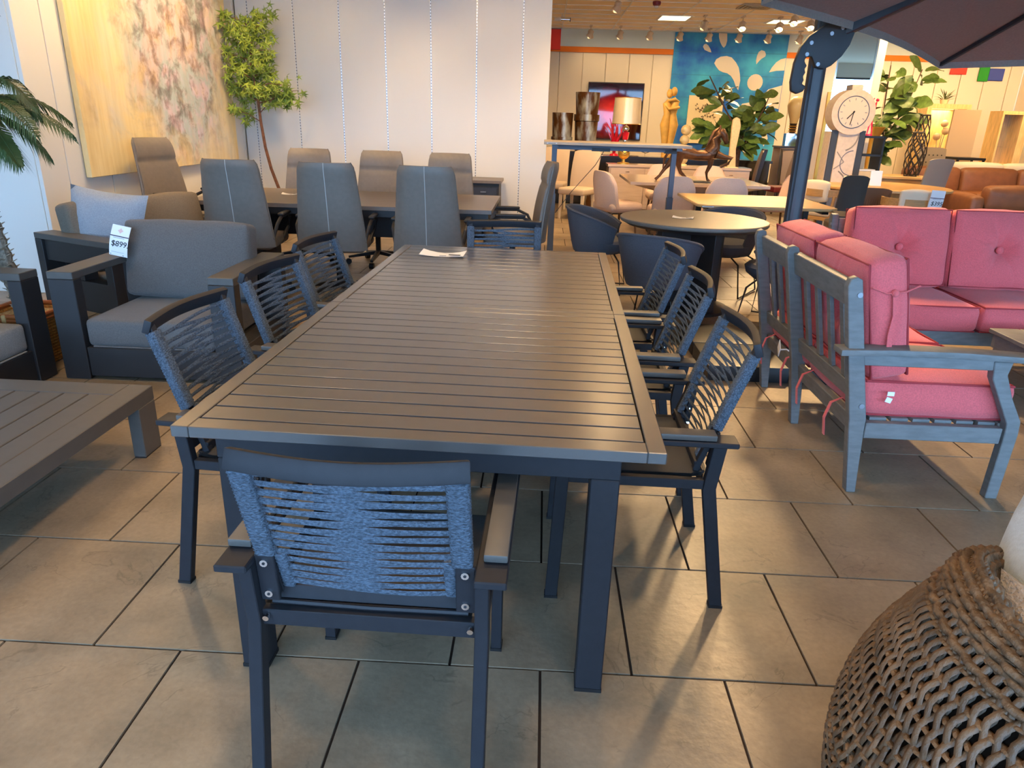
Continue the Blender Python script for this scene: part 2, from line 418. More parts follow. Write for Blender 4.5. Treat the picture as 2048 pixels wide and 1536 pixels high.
# square column clad with a mirror
col = struct(MB().bb(4.17, 4.36, 12.0, 12.5, 0, ZC).bb(4.94, 5.06, 12.0, 12.5, 0, ZC).bb(4.36, 4.94, 12.05, 12.5, 0, ZC).build('column', M_wallcream)); col['label'] = 'pale square column with a tall mirror on its face'
MB().bb(4.385, 4.915, 12.02, 12.045, .1, 3.5).build('mirror_panel', M_mirror, col)
MB().bb(4.361, 4.384, 12.0, 12.04, .1, 3.5).bb(4.916, 4.939, 12.0, 12.04, .1, 3.5).build('mirror_edge', M_chrome, col)
MB().bb(4.30, 4.345, 11.97, 11.999, .02, 2.0).build('gold_strip', M_gold, col)
# ------------------------------------------------------------------ track lamps
M_lampoff = mat('lamp_housing', srgb(206, 190, 166), .5)
M_lampglow = mat('lamp_glow', (1.0, .82, .55), .5, emit=18)
M_lampgrille = mat('lamp_grille', srgb(70, 60, 52), .6)
def make_head():
    r = thing('track_light', 'x', 'lamp')
    MB().bb(-.03, .03, -.10, .10, -.03, 0).build('mount', M_lampoff, r, bevel=.004)
    MB().tube([(0, 0, -.03), (0, 0, -.10)], .009, 6).build('stem', M_lampoff, r)
    MB().tube([(-.06, 0, -.17), (-.06, 0, -.12), (-.03, 0, -.10), (.03, 0, -.10), (.06, 0, -.12), (.06, 0, -.17)], .006, 6).build('yoke', M_lampoff, r)
    return r
def make_can():
    me = MB().lathe([(.02, .09), (.045, .085), (.052, .03), (.065, -.05), (.075, -.09), (.066, -.085), (.05, -.03)], 16).mesh('housing', True)
    me.materials.append(M_lampoff)
    gl_ = MB().lathe([(.001, -.078), (.062, -.078), (.062, -.072), (.001, -.072)], 16).mesh('lens', True)
    return me, gl_
HEAD = make_head(); CAN, LENS = make_can()
LENSG = LENS.copy(); LENS.materials.append(M_lampglow); LENSG.materials.append(M_lampgrille)
headn = [0]
def track_light(x, y, aim, label, group, watts=0, size=80, glow=True, grille=False):
    if headn[0] == 0:
        r = HEAD; r.location = (x, y, ZC); r['label'] = label; r['group'] = group
    else: r = dup(HEAD, label, (x, y, ZC), 0, group)
    headn[0] += 1
    d = Vector(aim)-Vector((x, y, ZC-.18)); q = d.to_track_quat('-Z', 'Y')
    c = share('housing', CAN, r, (0, 0, -.18)); c.rotation_euler = q.to_euler()
    share('lens', LENSG if not glow else LENS, c)
    if watts:
        ld = bpy.data.lights.new('spot', 'SPOT'); ld.energy = watts; ld.color = WARM; ld.spot_size = math.radians(size); ld.spot_blend = .55; ld.shadow_soft_size = .14
        lo = bpy.data.objects.new('spot', ld); COL.objects.link(lo); lo.location = Vector((x, y, ZC-.18))+d.normalized()*.12; lo.rotation_euler = q.to_euler()
    return r
for k, (x, y, ax, ay, az, w, s_) in enumerate(FRONT_SPOTS):
    track_light(x, y, (ax, ay, az), 'warm track or added fill light head above the outdoor furniture, %s of its group' % ORD[k], 'track lights over the front area', w, s_)
wx = [.97, 1.67, 2.37, 3.08, 3.76, 4.46, 5.14, 5.87]
for k, x in enumerate(wx):
    track_light(x, 18.75, (x+.1, 19.5, 1.9), 'wall-washing track light, %s from the left along the far wall' % ORD[k], 'track lights along the far wall', 9, 110, True)
for k, (x, y, ax, ay) in enumerate([(3.2, 16.6, 3.3, 18.5), (3.98, 16.6, 3.8, 14.5), (4.74, 16.6, 4.3, 14.2), (4.72, 15.6, 4.2, 13.5), (5.24, 16.2, 5.0, 14.0)]):
    track_light(x, y, (ax, ay, .5), ('dark-backed' if k == 0 else 'glowing')+' track light head under the ceiling, %s from the left of the middle row' % ORD[k], 'middle row of track lights', 150, 105, k > 0)
for k, (x, y, ax, ay) in enumerate([(.5, 11.2, .6, 12.6), (1.6, 8.2, 1.4, 9.2), (2.2, 10.2, 2.1, 11.2), (4.6, 9.2, 4.6, 10.6), (5.4, 11.6, 5.6, 13.0), (7.4, 11.6, 7.4, 13.2), (8.6, 14.6, 9.0, 17.6), (10.2, 16.2, 10.4, 19.0), (7.4, 16.6, 7.4, 19.4), (1.2, 14.4, 1.2, 16.0)]):
    track_light(x, y, (ax, ay, .6), 'warm track light head over the indoor showroom, %s of its group' % ORD[k], 'track lights over the showroom', 270, 115)
# ceiling fittings in view
tf = MB().bb(2.34, 2.93, 16.72, 17.4, ZC-.012, ZC+.0).build('ceiling_light', mat('troffer_glow', (1, .78, .42), .5, emit=7)); tag(tf, 'square glowing ceiling light panel left of the air vent', 'ceiling light')
MB().bb(2.30, 2.97, 16.68, 16.72, ZC-.02, ZC).bb(2.30, 2.97, 17.4, 17.44, ZC-.02, ZC).bb(2.30, 2.34, 16.72, 17.4, ZC-.02, ZC).bb(2.93, 2.97, 16.72, 17.4, ZC-.02, ZC).build('frame', M_white, tf)
tf = MB().bb(4.7, 5.35, 16.9, 17.5, ZC-.012, ZC).build('ceiling_light', mat('troffer_dim', (1, .74, .36), .5, emit=4)); tag(tf, 'dim ceiling light panel beside the umbrella pole', 'ceiling light')
MB().bb(4.66, 5.39, 16.86, 16.9, ZC-.02, ZC).bb(4.66, 5.39, 17.5, 17.54, ZC-.02, ZC).bb(4.66, 4.7, 16.9, 17.5, ZC-.02, ZC).bb(5.35, 5.39, 16.9, 17.5, ZC-.02, ZC).build('frame', M_white, tf)
vt = thing('air_vent', 'square ceiling air vent with stepped louvres', 'vent', (3.85, 15.2, ZC))
M_vent = mat('vent_metal', srgb(190, 176, 150), .6)
for k in range(4):
    s_ = .30-.065*k; z = -.008-.004*k; t = .03; m = MB()
    m.bb(-s_, s_, -s_, -s_+t, z-.02, z).bb(-s_, s_, s_-t, s_, z-.02, z).bb(-s_, -s_+t, -s_+t, s_-t, z-.02, z).bb(s_-t, s_, -s_+t, s_-t, z-.02, z)
    m.build('louvre', M_vent, vt)
MB().bb(-.28, .28, -.28, .28, -.006, -.001).build('duct_opening', mat('duct_dark', srgb(70, 60, 50), .8), vt)
al = thing('smoke_alarm', 'small maroon strobe alarm on the ceiling', 'alarm', (1.97, 15.0, ZC))
MB().lathe([(.075, 0), (.08, -.02), (.07, -.06), (.045, -.075)], 18).build('body', mat('maroon_plastic', srgb(120, 30, 45), .4), al, True)
MB().lathe([(.04, -.075), (.042, -.10), (.02, -.115), (.002, -.118)], 14).build('strobe_lens', mat('lens_white', srgb(235, 235, 240), .2), al, True)
cm = thing('security_camera', 'small white camera under the ceiling beside the partition', 'camera', (.25, 17.0, ZC))
MB().tube([(0, 0, 0), (0, 0, -.08)], .012, 8).build('stem', M_white, cm)
MB().tube([(-.16, 0, -.10), (-.02, 0, -.10)], .035, 10).build('body', M_white, cm, True)
MB().tube([(-.02, 0, -.10), (.17, 0, -.105)], .045, 12).build('hood', M_chrome, cm, True)
MB().tube([(.17, 0, -.105), (.185, 0, -.105)], .04, 12).build('lens', M_black, cm)
# ================================================================== dining table
TY = math.radians(-1.45)
def dining_table():
    t = thing('dining_table', 'long charcoal slatted metal dining table with eight rope chairs around it', 'table', (-.25, 2.91, 0), TY)
    hw, zt, th = .605, .742, .030
    def half(y0, y1):
        m = MB()
        m.bb(-hw, -hw+.045, y0, y1, zt-th, zt).build('side_rail', M_top, t, bevel=.002)
        MB().bb(hw-.045, hw, y0, y1, zt-th, zt).build('side_rail', M_top, t, bevel=.002)
        MB().bb(-hw+.0455, hw-.0455, y0, y0+.056, zt-th, zt-.0003).build('end_rail', M_top, t, bevel=.002)
        MB().bb(-hw+.0455, hw-.0455, y1-.056, y1, zt-th, zt-.0003).build('end_rail', M_top, t, bevel=.002)
        a, b = y0+.058, y1-.058; n = 14; p = (b-a)/n
        me = MB().bb(-hw+.050, hw-.050, .0042, p-.0042, -.018, 0).mesh('slat', bevel=.0006); me.materials.append(M_top)
        for k in range(n): share('slat', me, t, (0, a+k*p, zt-.0006))
        MB().bb(-hw+.05, hw-.05, a, b, zt-.05, zt-.036).build('gap_shade_sheet', mat('painted_gap_shade', srgb(14, 15, 20), 1.0, spec=0.0), t)  # black sheet below the slats, paints the shade in their gaps
    half(-1.365, -.085); half(-.079, 1.365)
    ax, ay = .502, 1.350
    MB().bb(-ax, ax, -ay, -ay+.03, .655, zt-th-.001).build('apron', M_char, t, bevel=.002)
    MB().bb(-ax, ax, ay-.03, ay, .655, zt-th-.001).build('apron', M_char, t, bevel=.002)
    MB().bb(-ax, -ax+.03, -ay+.031, ay-.031, .655, zt-th-.001).build('apron', M_char, t, bevel=.002)
    MB().bb(ax-.03, ax, -ay+.031, ay-.031, .655, zt-th-.001).build('apron', M_char, t, bevel=.002)
    for sx in (-1, 1):
        for sy in (-1, 1):
            l = MB().bar((sx*(ax-.036), sy*(ay-.036), .008), (sx*(ax-.036), sy*(ay-.036), .654), .072, .072, (0, 1, 0)).build('leg', M_char, t, bevel=.003)
            MB().bb(sx*(ax-.036)-.037, sx*(ax-.036)+.037, sy*(ay-.036)-.037, sy*(ay-.036)+.037, 0, .012).build('foot_cap', M_black, l)
dining_table()
# ================================================================== rope dining chairs
def rope_chair():
    c = thing('rope_dining_chair', 'x', 'chair', group='rope dining chairs')
    yb = lambda z: .105-.342*(z-.49)           # rake of the back
    for s in (-1, 1):
        x = s*.247
        l = MB()
        l.sweep([(x, 0, .006), (x, .072, .43), (x, .054, .586)], [(-.015, -.02), (.015, -.02), (.015, .02), (-.015, .02)], up=(0, 1, 0))
        l.build('leg', M_char, c, bevel=.002)
        l = MB().bar((x, .535, .006), (x, .515, .586), .03, .04, (0, 1, 0)); l.build('leg', M_char, c, bevel=.002)
        MB().bb(x-.0165, x+.0165, -.022, .022, 0, .01).build('foot_cap', M_black, c); MB().bb(x-.0165, x+.0165, .513, .557, 0, .01).build('foot_cap', M_black, c)
        a = MB().bb(s*.232, s*.300, .012, .56, .586, .603).build('armrest', M_char, c, bevel=.003)
        MB().bb(s*.246, s*.297, .078, .545, .606, .624).build('arm_pad', M_top2, a, bevel=.004, seg=2)
        MB().bb(x-s*.002-.0125, x-s*.002+.0125, .09, .512, .427, .458).build('seat_rail', M_char, c, bevel=.002)
        # back post
        px = s*.205
        MB().bar((px, yb(.47), .47), (px, yb(.873), .873), .026, .018, (0, 1, 0)).build('back_post', M_char, c, bevel=.002)
        # rope wrapping on the post: stacked rounds
        m = MB(); n = 26; sec = [(-.0225, -.013), (-.016, -.0165), (.016, -.0165), (.0225, -.013), (.0225, .013), (.016, .0165), (-.016, .0165), (-.0225, .013)]
        pts, sc = [], []
        for k in range(n*2+1):
            z = .848-(.848-.612)*k/(n*2); pts.append((px, yb(z), z)); sc.append(1.0 if k % 2 else .9)
        m.sweep(pts, sec, up=(0, 1, 0), scale=sc); m.build('rope_wrap', M_rope, c, True, angle=60)
        m = MB(); pts, sc = [], []
        for k in range(21):
            z = .612-(.612-.505)*k/20; pts.append((px-s*.027, yb(z)+.002, z)); sc.append(.62 if k % 2 else .54)
        m.sweep(pts, sec, up=(0, 1, 0), scale=sc); m.build('rope_wrap', M_rope, c, True, angle=60)
        # bracket with two bolts
        R = RX(math.atan(.342))
        br = MB().box((s*.211, yb(.545)-.020, .545), (.041, .010, .125), RX(.12)).build('bracket', M_char, c, bevel=.002)
        for z in (.505, .588):
            b = MB().tube([(s*.211, yb(.545)-.022-.12*(z-.545), z), (s*.211, yb(.545)-.031-.12*(z-.545), z)], .0085, 10).build('bolt', M_chrome, br, True)
            MB().tube([(s*.211, yb(.545)-.0305-.12*(z-.545), z), (s*.211, yb(.545)-.0318-.12*(z-.545), z)], .0035, 6).build('bolt_socket', M_ink, b)
        MB().tube([(s*.222, .066, .445), (s*.222, .055, .444)], .007, 8).build('bolt', M_chrome, c, True)
    MB().bb(-.235, .235, .068, .093, .418, .458).build('seat_rail', M_char, c, bevel=.002)
    MB().bb(-.235, .235, .487, .512, .427, .458).build('seat_rail', M_char, c, bevel=.002)
    MB().bar((-.215, yb(.485), .485), (.215, yb(.485), .485), .018, .034, (0, .2, 1)).build('back_rail', M_char, c, bevel=.002)
    # top rail bowed to the rear
    pts = [(-.228+.456*k/14, yb(.866)-.028*(1-((k-7)/7)**2)+.004*math.cos(k*PI/7), .866) for k in range(15)]
    cs, sn = math.cos(.33), math.sin(.33)
    sec = [(a*cs-b*sn, a*sn+b*cs) for a, b in ((-.011, -.021), (.011, -.021), (.011, .021), (-.011, .021))]
    MB().sweep(pts, sec, up=(0, 0, 1)).build('top_rail', M_char, c, bevel=.004, seg=2)
    # seat sling
    def sw(u, v):
        x = -.222+.444*u; y = .085+.415*v
        return (x, y, .462-.014*(1-(2*u-1)**2)*(1-(2*v-1)**4)+.010*max(0, 1-v*9))
    m = MB().grid(sw, 10, 10); m.grid(lambda u, v: tuple(Vector(sw(1-u, v))-Vector((0, 0, .012))), 10, 10)
    st = m.build('seat', M_sling, c, True)
    MB().tube([(-.215, .088, .468), (0, .086, .466), (.215, .088, .468)], .006, 6).build('seat_piping', M_char, st, True)
    # rope strands, front and rear layers crossing in the middle
    def strand(z0, z1, off):
        m = MB(); pts = []
        for k in range(13):
            u = k/12; hx = .207 if z0 > .61 else .182; x = -hx+2*hx*u; w_ = min(1, max(0, (u-.2)/.6)); z = z0+(z1-z0)*w_*w_*(3-2*w_)
            pts.append((x, yb(z)+off*(1-.75*math.sin(PI*u))-.016*(1-(2*u-1)**2), z))
        m.tube(pts, .0060, 6, flat=.22, up=(0, 1, 0)); return m.mesh('rope', True, angle=80)
    N = 14; p = (.838-.512)/(N-.5)
    for k in range(N):
        z = .836-k*p
        for off, sg in ((-.0016, 1), (.0016, -1)):
            if sg < 0 and k == 0: continue
            me = strand(z+.0012*math.sin(k*5+sg), z-sg*p*.5+.0012*math.sin(k*3+sg), off); me.materials.append(M_rope); ob('rope', me, c)
    return c
CH = rope_chair()
def yaw_place(x, y, rz, label, first=[True]):
    if first[0]:
        first[0] = False; CH.location = (x, y, 0); CH.rotation_euler = (0, 0, rz); CH['label'] = label; return CH
    return dup(CH, label, (x, y, 0), rz, 'rope dining chairs')
D = math.radians
yaw_place(-.338, 1.18, D(-1.2), 'grey rope chair at the near head of the table, seen from behind')
yaw_place(.622, 2.205, D(90-1), 'grey rope chair on the right side of the table, nearest of three')
yaw_place(.646, 2.945, D(90-1), 'grey rope chair on the right side of the table, middle of three')
yaw_place(.655, 3.62, D(90+1), 'grey rope chair on the right side of the table, farthest of three')
yaw_place(-1.105, 2.19, D(-90-5), 'grey rope chair on the left side of the table, nearest of three')
yaw_place(-1.09, 2.88, D(-90-9), 'grey rope chair on the left side of the table, middle of three')
yaw_place(-1.11, 3.555, D(-90-9), 'grey rope chair on the left side of the table, farthest of three')
yaw_place(-.225, 4.40, D(180+6), 'grey rope chair at the far head of the table, facing the viewer')
# price leaflet on the table
def leaflet(name, label, x, y, z, w, d, rz, lift=.012, n=6):
    t = thing(name, label, 'price tag', (x, y, z), rz)
    def p(u, v, o): return ((u-.5)*w, (v-.5)*d, .0015+o+lift*((2*u-1)**2)*(.4+.6*v))
    m = MB().grid(lambda u, v: p(u, v, 0), n, 2); m.grid(lambda u, v: p(1-u, v, -.0008), n, 2); m.build('card', M_paper, t, True)
    MB().bb(w*.16, w*.42, -d*.40, -d*.22, lift*.35+.004, lift*.35+.0046).build('print_block', M_ink, t)
    MB().bb(-w*.05, w*.10, -d*.38, -d*.26, lift*.05+.003, lift*.05+.0036).build('print_block', M_greyink, t)
    return t
leaflet('price_leaflet', 'white price leaflet curling on the far half of the dining table', -.545, 3.985, .742, .25, .12, D(-4), .02)
# ================================================================== slatted coffee table
def coffee_table():
    x0, x1, y0, y1, zt = -2.58, -1.72, 1.55, 2.93, .30
    t = thing('coffee_table', 'low charcoal slatted coffee table on wide panel legs beside the dining table', 'table', ((x0+x1)/2, (y0+y1)/2, 0))
    def B(n, a, b, c_, d, e, f_, mt=M_top2, bv=.003, par=None):
        ox, oy = (x0+x1)/2, (y0+y1)/2
        return MB().bb(a-ox, b-ox, c_-oy, d-oy, e, f_).build(n, mt, par or t, bevel=bv)
    B('side_rail', x1-.103, x1, y0, y1, .235, zt); B('side_rail', x0, x0+.103, y0, y1, .235, zt)
    B('end_rail', x0+.104, x1-.104, y1-.13, y1, .235, zt-.0004); B('end_rail', x0+.104, x1-.104, y0, y0+.13, .235, zt-.0004)
    x = x1-.103
    p = (x1-x0-.206)/6
    for k in range(6): B('slat', x-p*(k+1)+.003, x-p*k-.003, y0+.132, y1-.132, .262, zt-.001)
    for sx in (0, 1):
        for sy in (0, 1):
            a = x1-.055 if sx else x0; b = y1-.135 if sy else y0
            l = B('leg', a, a+.055, b, b+.135, .004, .234)
            B('foot_cap', a+.002, a+.053, b+.002, b+.133, 0, .004, M_black, 0, t)
coffee_table()
# ================================================================== grey lounge armchairs
def lounge_chair(name, label, cat, width, depth, cush, n_seats=1, slot=False):
    """faces -y locally; origin at the middle of its footprint"""
    t = thing(name, label, cat); hw, hd = width/2, depth/2; aw = .145; za = .62
    for s in (-1, 1):
        xa, xb = (s*(hw-aw), s*hw); a, b = min(xa, xb), max(xa, xb)
        MB().bb(a, b, -hd, -hd+.075, .004, za-.042).build('arm_post', M_char2, t, bevel=.003)
        MB().bb(a, b, hd-.075, hd, .004, za-.042).build('arm_post', M_char2, t, bevel=.003)
        MB().bb(a, b, -hd, hd, za-.041, za).build('arm_top', M_top2, t, bevel=.003)
        if slot:
            MB().bb(a+.02, b-.02, -hd+.076, hd-.076, .43, za-.0415).build('arm_rail', M_char2, t, bevel=.003)
            MB().bb(a+.02, b-.02, -hd+.076, hd-.076, .10, .32).build('arm_panel', M_char2, t, bevel=.003)
            MB().bb(a+.02, b-.02, -.06, .03, .321, .429).build('arm_block', M_char2, t, bevel=.003)
        else:
            MB().bb(a+.02, b-.02, -hd+.076, hd-.076, .03, .20).build('arm_panel', M_char2, t, bevel=.003)
    iw = hw-aw
    MB().bb(-iw+.001, iw-.001, -hd+.012, -hd+.04, .02, .19).build('front_panel', M_char2, t, bevel=.003)
    MB().bb(-iw+.001, iw-.001, -hd+.041, hd-.08, .15, .19).build('seat_deck', M_char2, t, bevel=.003)
    MB().bb(-iw+.001, iw-.001, hd-.075, hd-.035, .15, .60).build('back_panel', M_char2, t, bevel=.003)
    sw = 2*iw/n_seats
    for k in range(n_seats):
        cx = -iw+sw*(k+.5)
        cs = MB().cushion((cx, -.03, .272), (sw-.012, depth-.10, .155), .026, (.0, .0, .018), 6).build('seat_cushion', cush, t, True, angle=60)
        MB().tube([(cx-sw/2+.04, -hd+.018, .197), (cx+sw/2-.04, -hd+.018, .197)], .005, 6).build('piping', cush, cs, True)
        def fn(p, u): return p+Vector((0, 0, .012*noise.noise(Vector((p.x*6+k, p.z*5, 1)))*(1 if u[2] > .3 else 0)))
        MB().cushion((cx, hd-.185, .59), (sw+.03, .16, .46), .034, (.01, .04, .012), 7, fn, RX(-.20)).build('back_cushion', cush, t, True, angle=60)
    return t
ac = lounge_chair('lounge_armchair', 'charcoal metal armchair with grey cushions and a price tag on its arm', 'armchair', 1.035, .80, M_cush)
ac.location = (-2.167, 4.125, 0)
ac2 = lounge_chair('lounge_armchair', 'charcoal metal armchair cut off by the left edge, light grey seat', 'armchair', 1.035, .80, M_cushlt)
ac2.location = (-3.175, 3.27, 0); ac2.rotation_euler = (0, 0, D(90))
sf = lounge_chair('lounge_sofa', 'charcoal metal two-seat sofa with brown-grey cushions near the left wall', 'sofa', 1.40, .80, mat('taupe_cushion', srgb(112, 102, 90), .95, var=.12, scale=160, bump=.25, bscale=500), 2, True)
sf.location = (-2.95, 5.43, 0); sf.rotation_euler = (0, 0, D(66))
# scatter pillow leaning on the sofa arm
pl = thing('scatter_pillow', 'pale blue square pillow leaning on the sofa behind the tagged armchair', 'pillow', (-3.14, 5.08, .64), D(-4))
R_ = RX(-.22) @ RY(.10)
pb = MB().pillow((0, 0, 0), .60, .56, .20, R_).build('pillow_body', M_pillow, pl, True, angle=80)
MB().tube([R_ @ Vector((.272*math.cos(a)*(1.07 if abs(math.cos(2*a)) < .5 else 1), 0, .254*math.sin(a))) for a in [2*PI*k/24 for k in range(25)]], .002, 5).build('seam', M_pillow, pb)
# price tag on the armchair arm
def price_tag(label, price, loc, rz, w, h, tilt, roll, logo=True, name='price_tag'):
    t = thing(name, label, 'price tag', loc, rz)
    R = RY(roll) @ RX(tilt)
    def P(u, v, o):  # u across, v up, bend
        y = -.012*math.sin(v*PI*1.1)+o
        return R @ Vector(((u-.5)*w-.10*w*(1-v), y, v*h))
    m = MB().grid(lambda u, v: P(u, v, 0), 2, 8); m.grid(lambda u, v: P(1-u, v, .0012), 2, 8); m.build('card', M_paper, t, True, angle=70)
    def lay(name_, u0, u1, v0, v1, mt):
        MB().grid(lambda u, v: P(u0+(u1-u0)*u, v0+(v1-v0)*v, -.0009), 2, 3).build(name_, mt, t)
    lay('print_bar', 0, 1, .635, .665, M_lav)
    if logo:
        c0 = [(.5+.16*math.cos(k*PI/4)*(1 if k % 2 == 0 else .62), .83+.09*math.sin(k*PI/4)*(1 if k % 2 == 0 else .62)) for k in range(8)]
        MB().add([P(u, v, -.001) for u, v in c0], [tuple(range(8))]).build('printed_emblem', M_pinkink, t)
    lay('fine_print', .18, .78, .59, .605, M_greyink); lay('fine_print', .12, .82, .12, .13, M_greyink)
    lay('print_dot', .06, .12, .03, .05, M_ink); lay('print_dot', .74, .80, .03, .05, M_ink)
    q = R.to_4x4() @ Matrix.Translation((0, -.0135, h*.40)) @ Matrix.Rotation(PI/2, 4, 'X')
    o = text_mesh('price_lettering', price, h*.26, M_ink, t, (0, 0, 0), (0, 0, 0), shear=.15); o.matrix_local = q
    return t
price_tag('white price tag reading $899 standing on the armchair arm', '$899.', (-2.54, 4.20, .622), D(-4), .115, .185, -.10, .16)
# ================================================================== potted palm in a basket
def palm():
    t = thing('potted_palm', 'artificial palm with ringed trunk in a square wicker basket', 'plant', (-3.05, 4.0, 0))
    Mw = mat('honey_wicker', srgb(176, 116, 44), .6, var=.35, scale=60, bump=.6, bscale=90)
    Mw2 = mat('pale_binding', srgb(206, 164, 104), .6)
    bk = MB()
    def ring(z, h): return [(-h, -h, z), (h, -h, z), (h, h, z), (-h, h, z)]
    bk.add(ring(0, .12)+ring(.31, .17)+ring(.31, .155)+ring(.05, .11), [(0, 1, 5, 4), (1, 2, 6, 5), (2, 3, 7, 6), (3, 0, 4, 7), (4, 5, 9, 8), (5, 6, 10, 9), (6, 7, 11, 10), (7, 4, 8, 11), (8, 9, 13, 12), (9, 10, 14, 13), (10, 11, 15, 14), (11, 8, 12, 15), (12, 13, 14, 15), (3, 2, 1, 0)])
    b = bk.build('basket', Mw, t)
    # woven courses
    wv_ = MB()
    for i in range(15):
        z = .012+i*.0195; h = .122+(.17-.122)*z/.31
        for sgn in ((0, -1), (0, 1), (-1, 0), (1, 0)):
            pts = []
            for k in range(13):
                u = -h+2*h*k/12; o = h+.003+(.004 if (k+i) % 2 else -.001)
                pts.append((u, sgn[1]*o, z) if sgn[0] == 0 else (sgn[0]*o, u, z))
            wv_.tube(pts, .0085, 5, flat=.8)
    stuff(wv_.build('wicker_courses', Mw, b, True))
    for z in (.30, .325):
        rm = MB(); h = .176
        rm.tube([(-h, -h, z), (h, -h, z)], .013, 8).tube([(h, -h, z), (h, h, z)], .013, 8).tube([(h, h, z), (-h, h, z)], .013, 8).tube([(-h, h, z), (-h, -h, z)], .013, 8)
        rm.build('rim', mat('rim_cane', srgb(170, 92, 40), .5), b, True)
    for (x, y) in ((0, -.18), (.18, 0), (.17, -.17), (-.17, -.17), (.17, .17)):
        MB().cushion((x, y, .312), (.030, .030, .05), .012, (0, 0, 0), 2).build('binding', Mw2, b, True)
    MB().bb(-.153, .153, -.153, .153, .27, .295).build('wood_shavings', mat('shavings', srgb(178, 150, 104), .9, var=.5, scale=90, bump=1, bscale=120), t)
    base = Vector((.0, 0, .28)); top = Vector((-.14, .08, 1.40))
    def trk(u): return base.lerp(top, u)+Vector((-.05*math.sin(PI*u*.9), 0, 0))
    pts = [trk(k/28) for k in range(29)]; sc = [(1.15 if k % 2 else .92)*(1.25-.45*k/28) for k in range(29)]
    tk = MB().tube(pts, .036, 10, scale=sc).build('trunk', mat('palm_bark', srgb(122, 112, 98), .8, var=.4, scale=60, bump=.5, bscale=70), t, True)
    sp = MB(); rr = random.Random(4)
    for k in range(150):
        u = .02+.96*k/150; a = k*2.4; p = trk(u); r = .036*(1.25-.45*u)
        d = Vector((math.cos(a), math.sin(a), .55)); q = p+Vector((math.cos(a), math.sin(a), 0))*r
        sp.bar(q, q+d*.022, .026, .006, None, .006, .003)
    stuff(sp.build('trunk_scales', mat('palm_scale', srgb(150, 138, 118), .75, var=.3, scale=40), tk))
    Mf = mat('palm_green', srgb(66, 90, 50), .45, var=.35, scale=6, rand=.28)
    crown = top+Vector((.0, -.02, .02)); rr = random.Random(11)
    def frond(az, el, ln, droop, w):
        m = MB(); pts = []; p = crown.copy(); d0 = Vector((math.cos(az)*math.cos(el), math.sin(az)*math.cos(el), math.sin(el)))
        n = 22
        for k in range(n+1):
            pts.append(p.copy()); d = (d0+Vector((0, 0, -droop*(k/n)**1.2))).normalized(); p = p+d*ln/n
        m.tube(pts, .007, 5, scale=[1.4-1.1*k/n for k in range(n+1)])
        for k in range(2, n+1):
            f_ = k/n; d, s, u = frame_of(pts[min(k, n)]-pts[k-1], (0, 0, 1))
            for q in (0, .5):
                for sg in (-1, 1):
                    b0 = pts[k-1].lerp(pts[min(k, n)], q); L = w*(math.sin(PI*min(1, f_*.88+.12))**.6)*(.85+.3*rr.random())
                    dr = (s*sg*.75+d*.75+Vector((0, 0, -.15))).normalized(); tip = b0+dr*L+Vector((0, 0, -.28*L*(.5+rr.random())))
                    md = b0+dr*L*.5+Vector((0, 0, .02)); wd = d*.0075
                    m.add([b0-wd*.6, b0+wd*.6, md+wd, tip, md-wd], [(0, 1, 2, 4), (4, 2, 3)])
        return m
    spec = [(0.15, .35, .62, 1.5, .15), (-.35, .55, .66, 1.9, .15), (.7, .6, .58, 1.7, .15), (-1.0, .45, .62, 2.2, .15), (-1.5, .6, .55, 2.4, .14), (-.05, 1.0, .60, 2.1, .14), (-.7, .9, .66, 2.6, .15), (.35, .05, .50, 2.2, .15), (-.4, -.05, .52, 2.0, .16), (-1.0, -.2, .48, 1.9, .16), (1.4, .6, .6, 1.7, .15), (2.2, .6, .6, 1.8, .15), (3.1, .5, .6, 1.8, .15), (-2.2, .5, .6, 1.9, .15), (-2.8, .7, .6, 1.9, .15), (-1.6, -.1, .48, 1.7, .16), (-.1, -.45, .42, 1.4, .15), (.0, 1.35, .62, 1.05, .13)]
    for s in spec: frond(*s).build('frond', Mf, t)
palm()
# ================================================================== red-cushioned sectional
def sway(p, u): return p
def tuft(cx, cz, depth=.075, rad=.09):
    def fn(p, u):
        if abs(u[1]) > .5:
            d2 = ((p.x-cx)**2+(p.z-cz)**2)/rad**2
            p = p+Vector((0, -math.copysign(depth*math.exp(-d2*1.4), u[1]), 0))
            a = math.atan2(p.z-cz, p.x-cx); r = math.sqrt(d2)
            for q, (an, ln) in enumerate(((.35, 3.6), (1.15, 2.6), (1.75, 3.2), (2.6, 3.0), (3.5, 2.4), (4.25, 3.0), (5.2, 2.8), (5.8, 3.4))):
                c_, s_ = math.cos(an), math.sin(an); al = (p.x-cx)*c_+(p.z-cz)*s_; pe = -(p.x-cx)*s_+(p.z-cz)*c_
                if al > 0: p = p+Vector((0, -math.copysign(.013*math.exp(-(pe/.011)**2)*max(0, 1-al/(ln*rad)), u[1]), 0))
        p = p+Vector((.006*noise.noise(p*7), 0, .012*noise.noise(Vector((p.x*6, 2, p.z*4)))))
        return p
    return fn
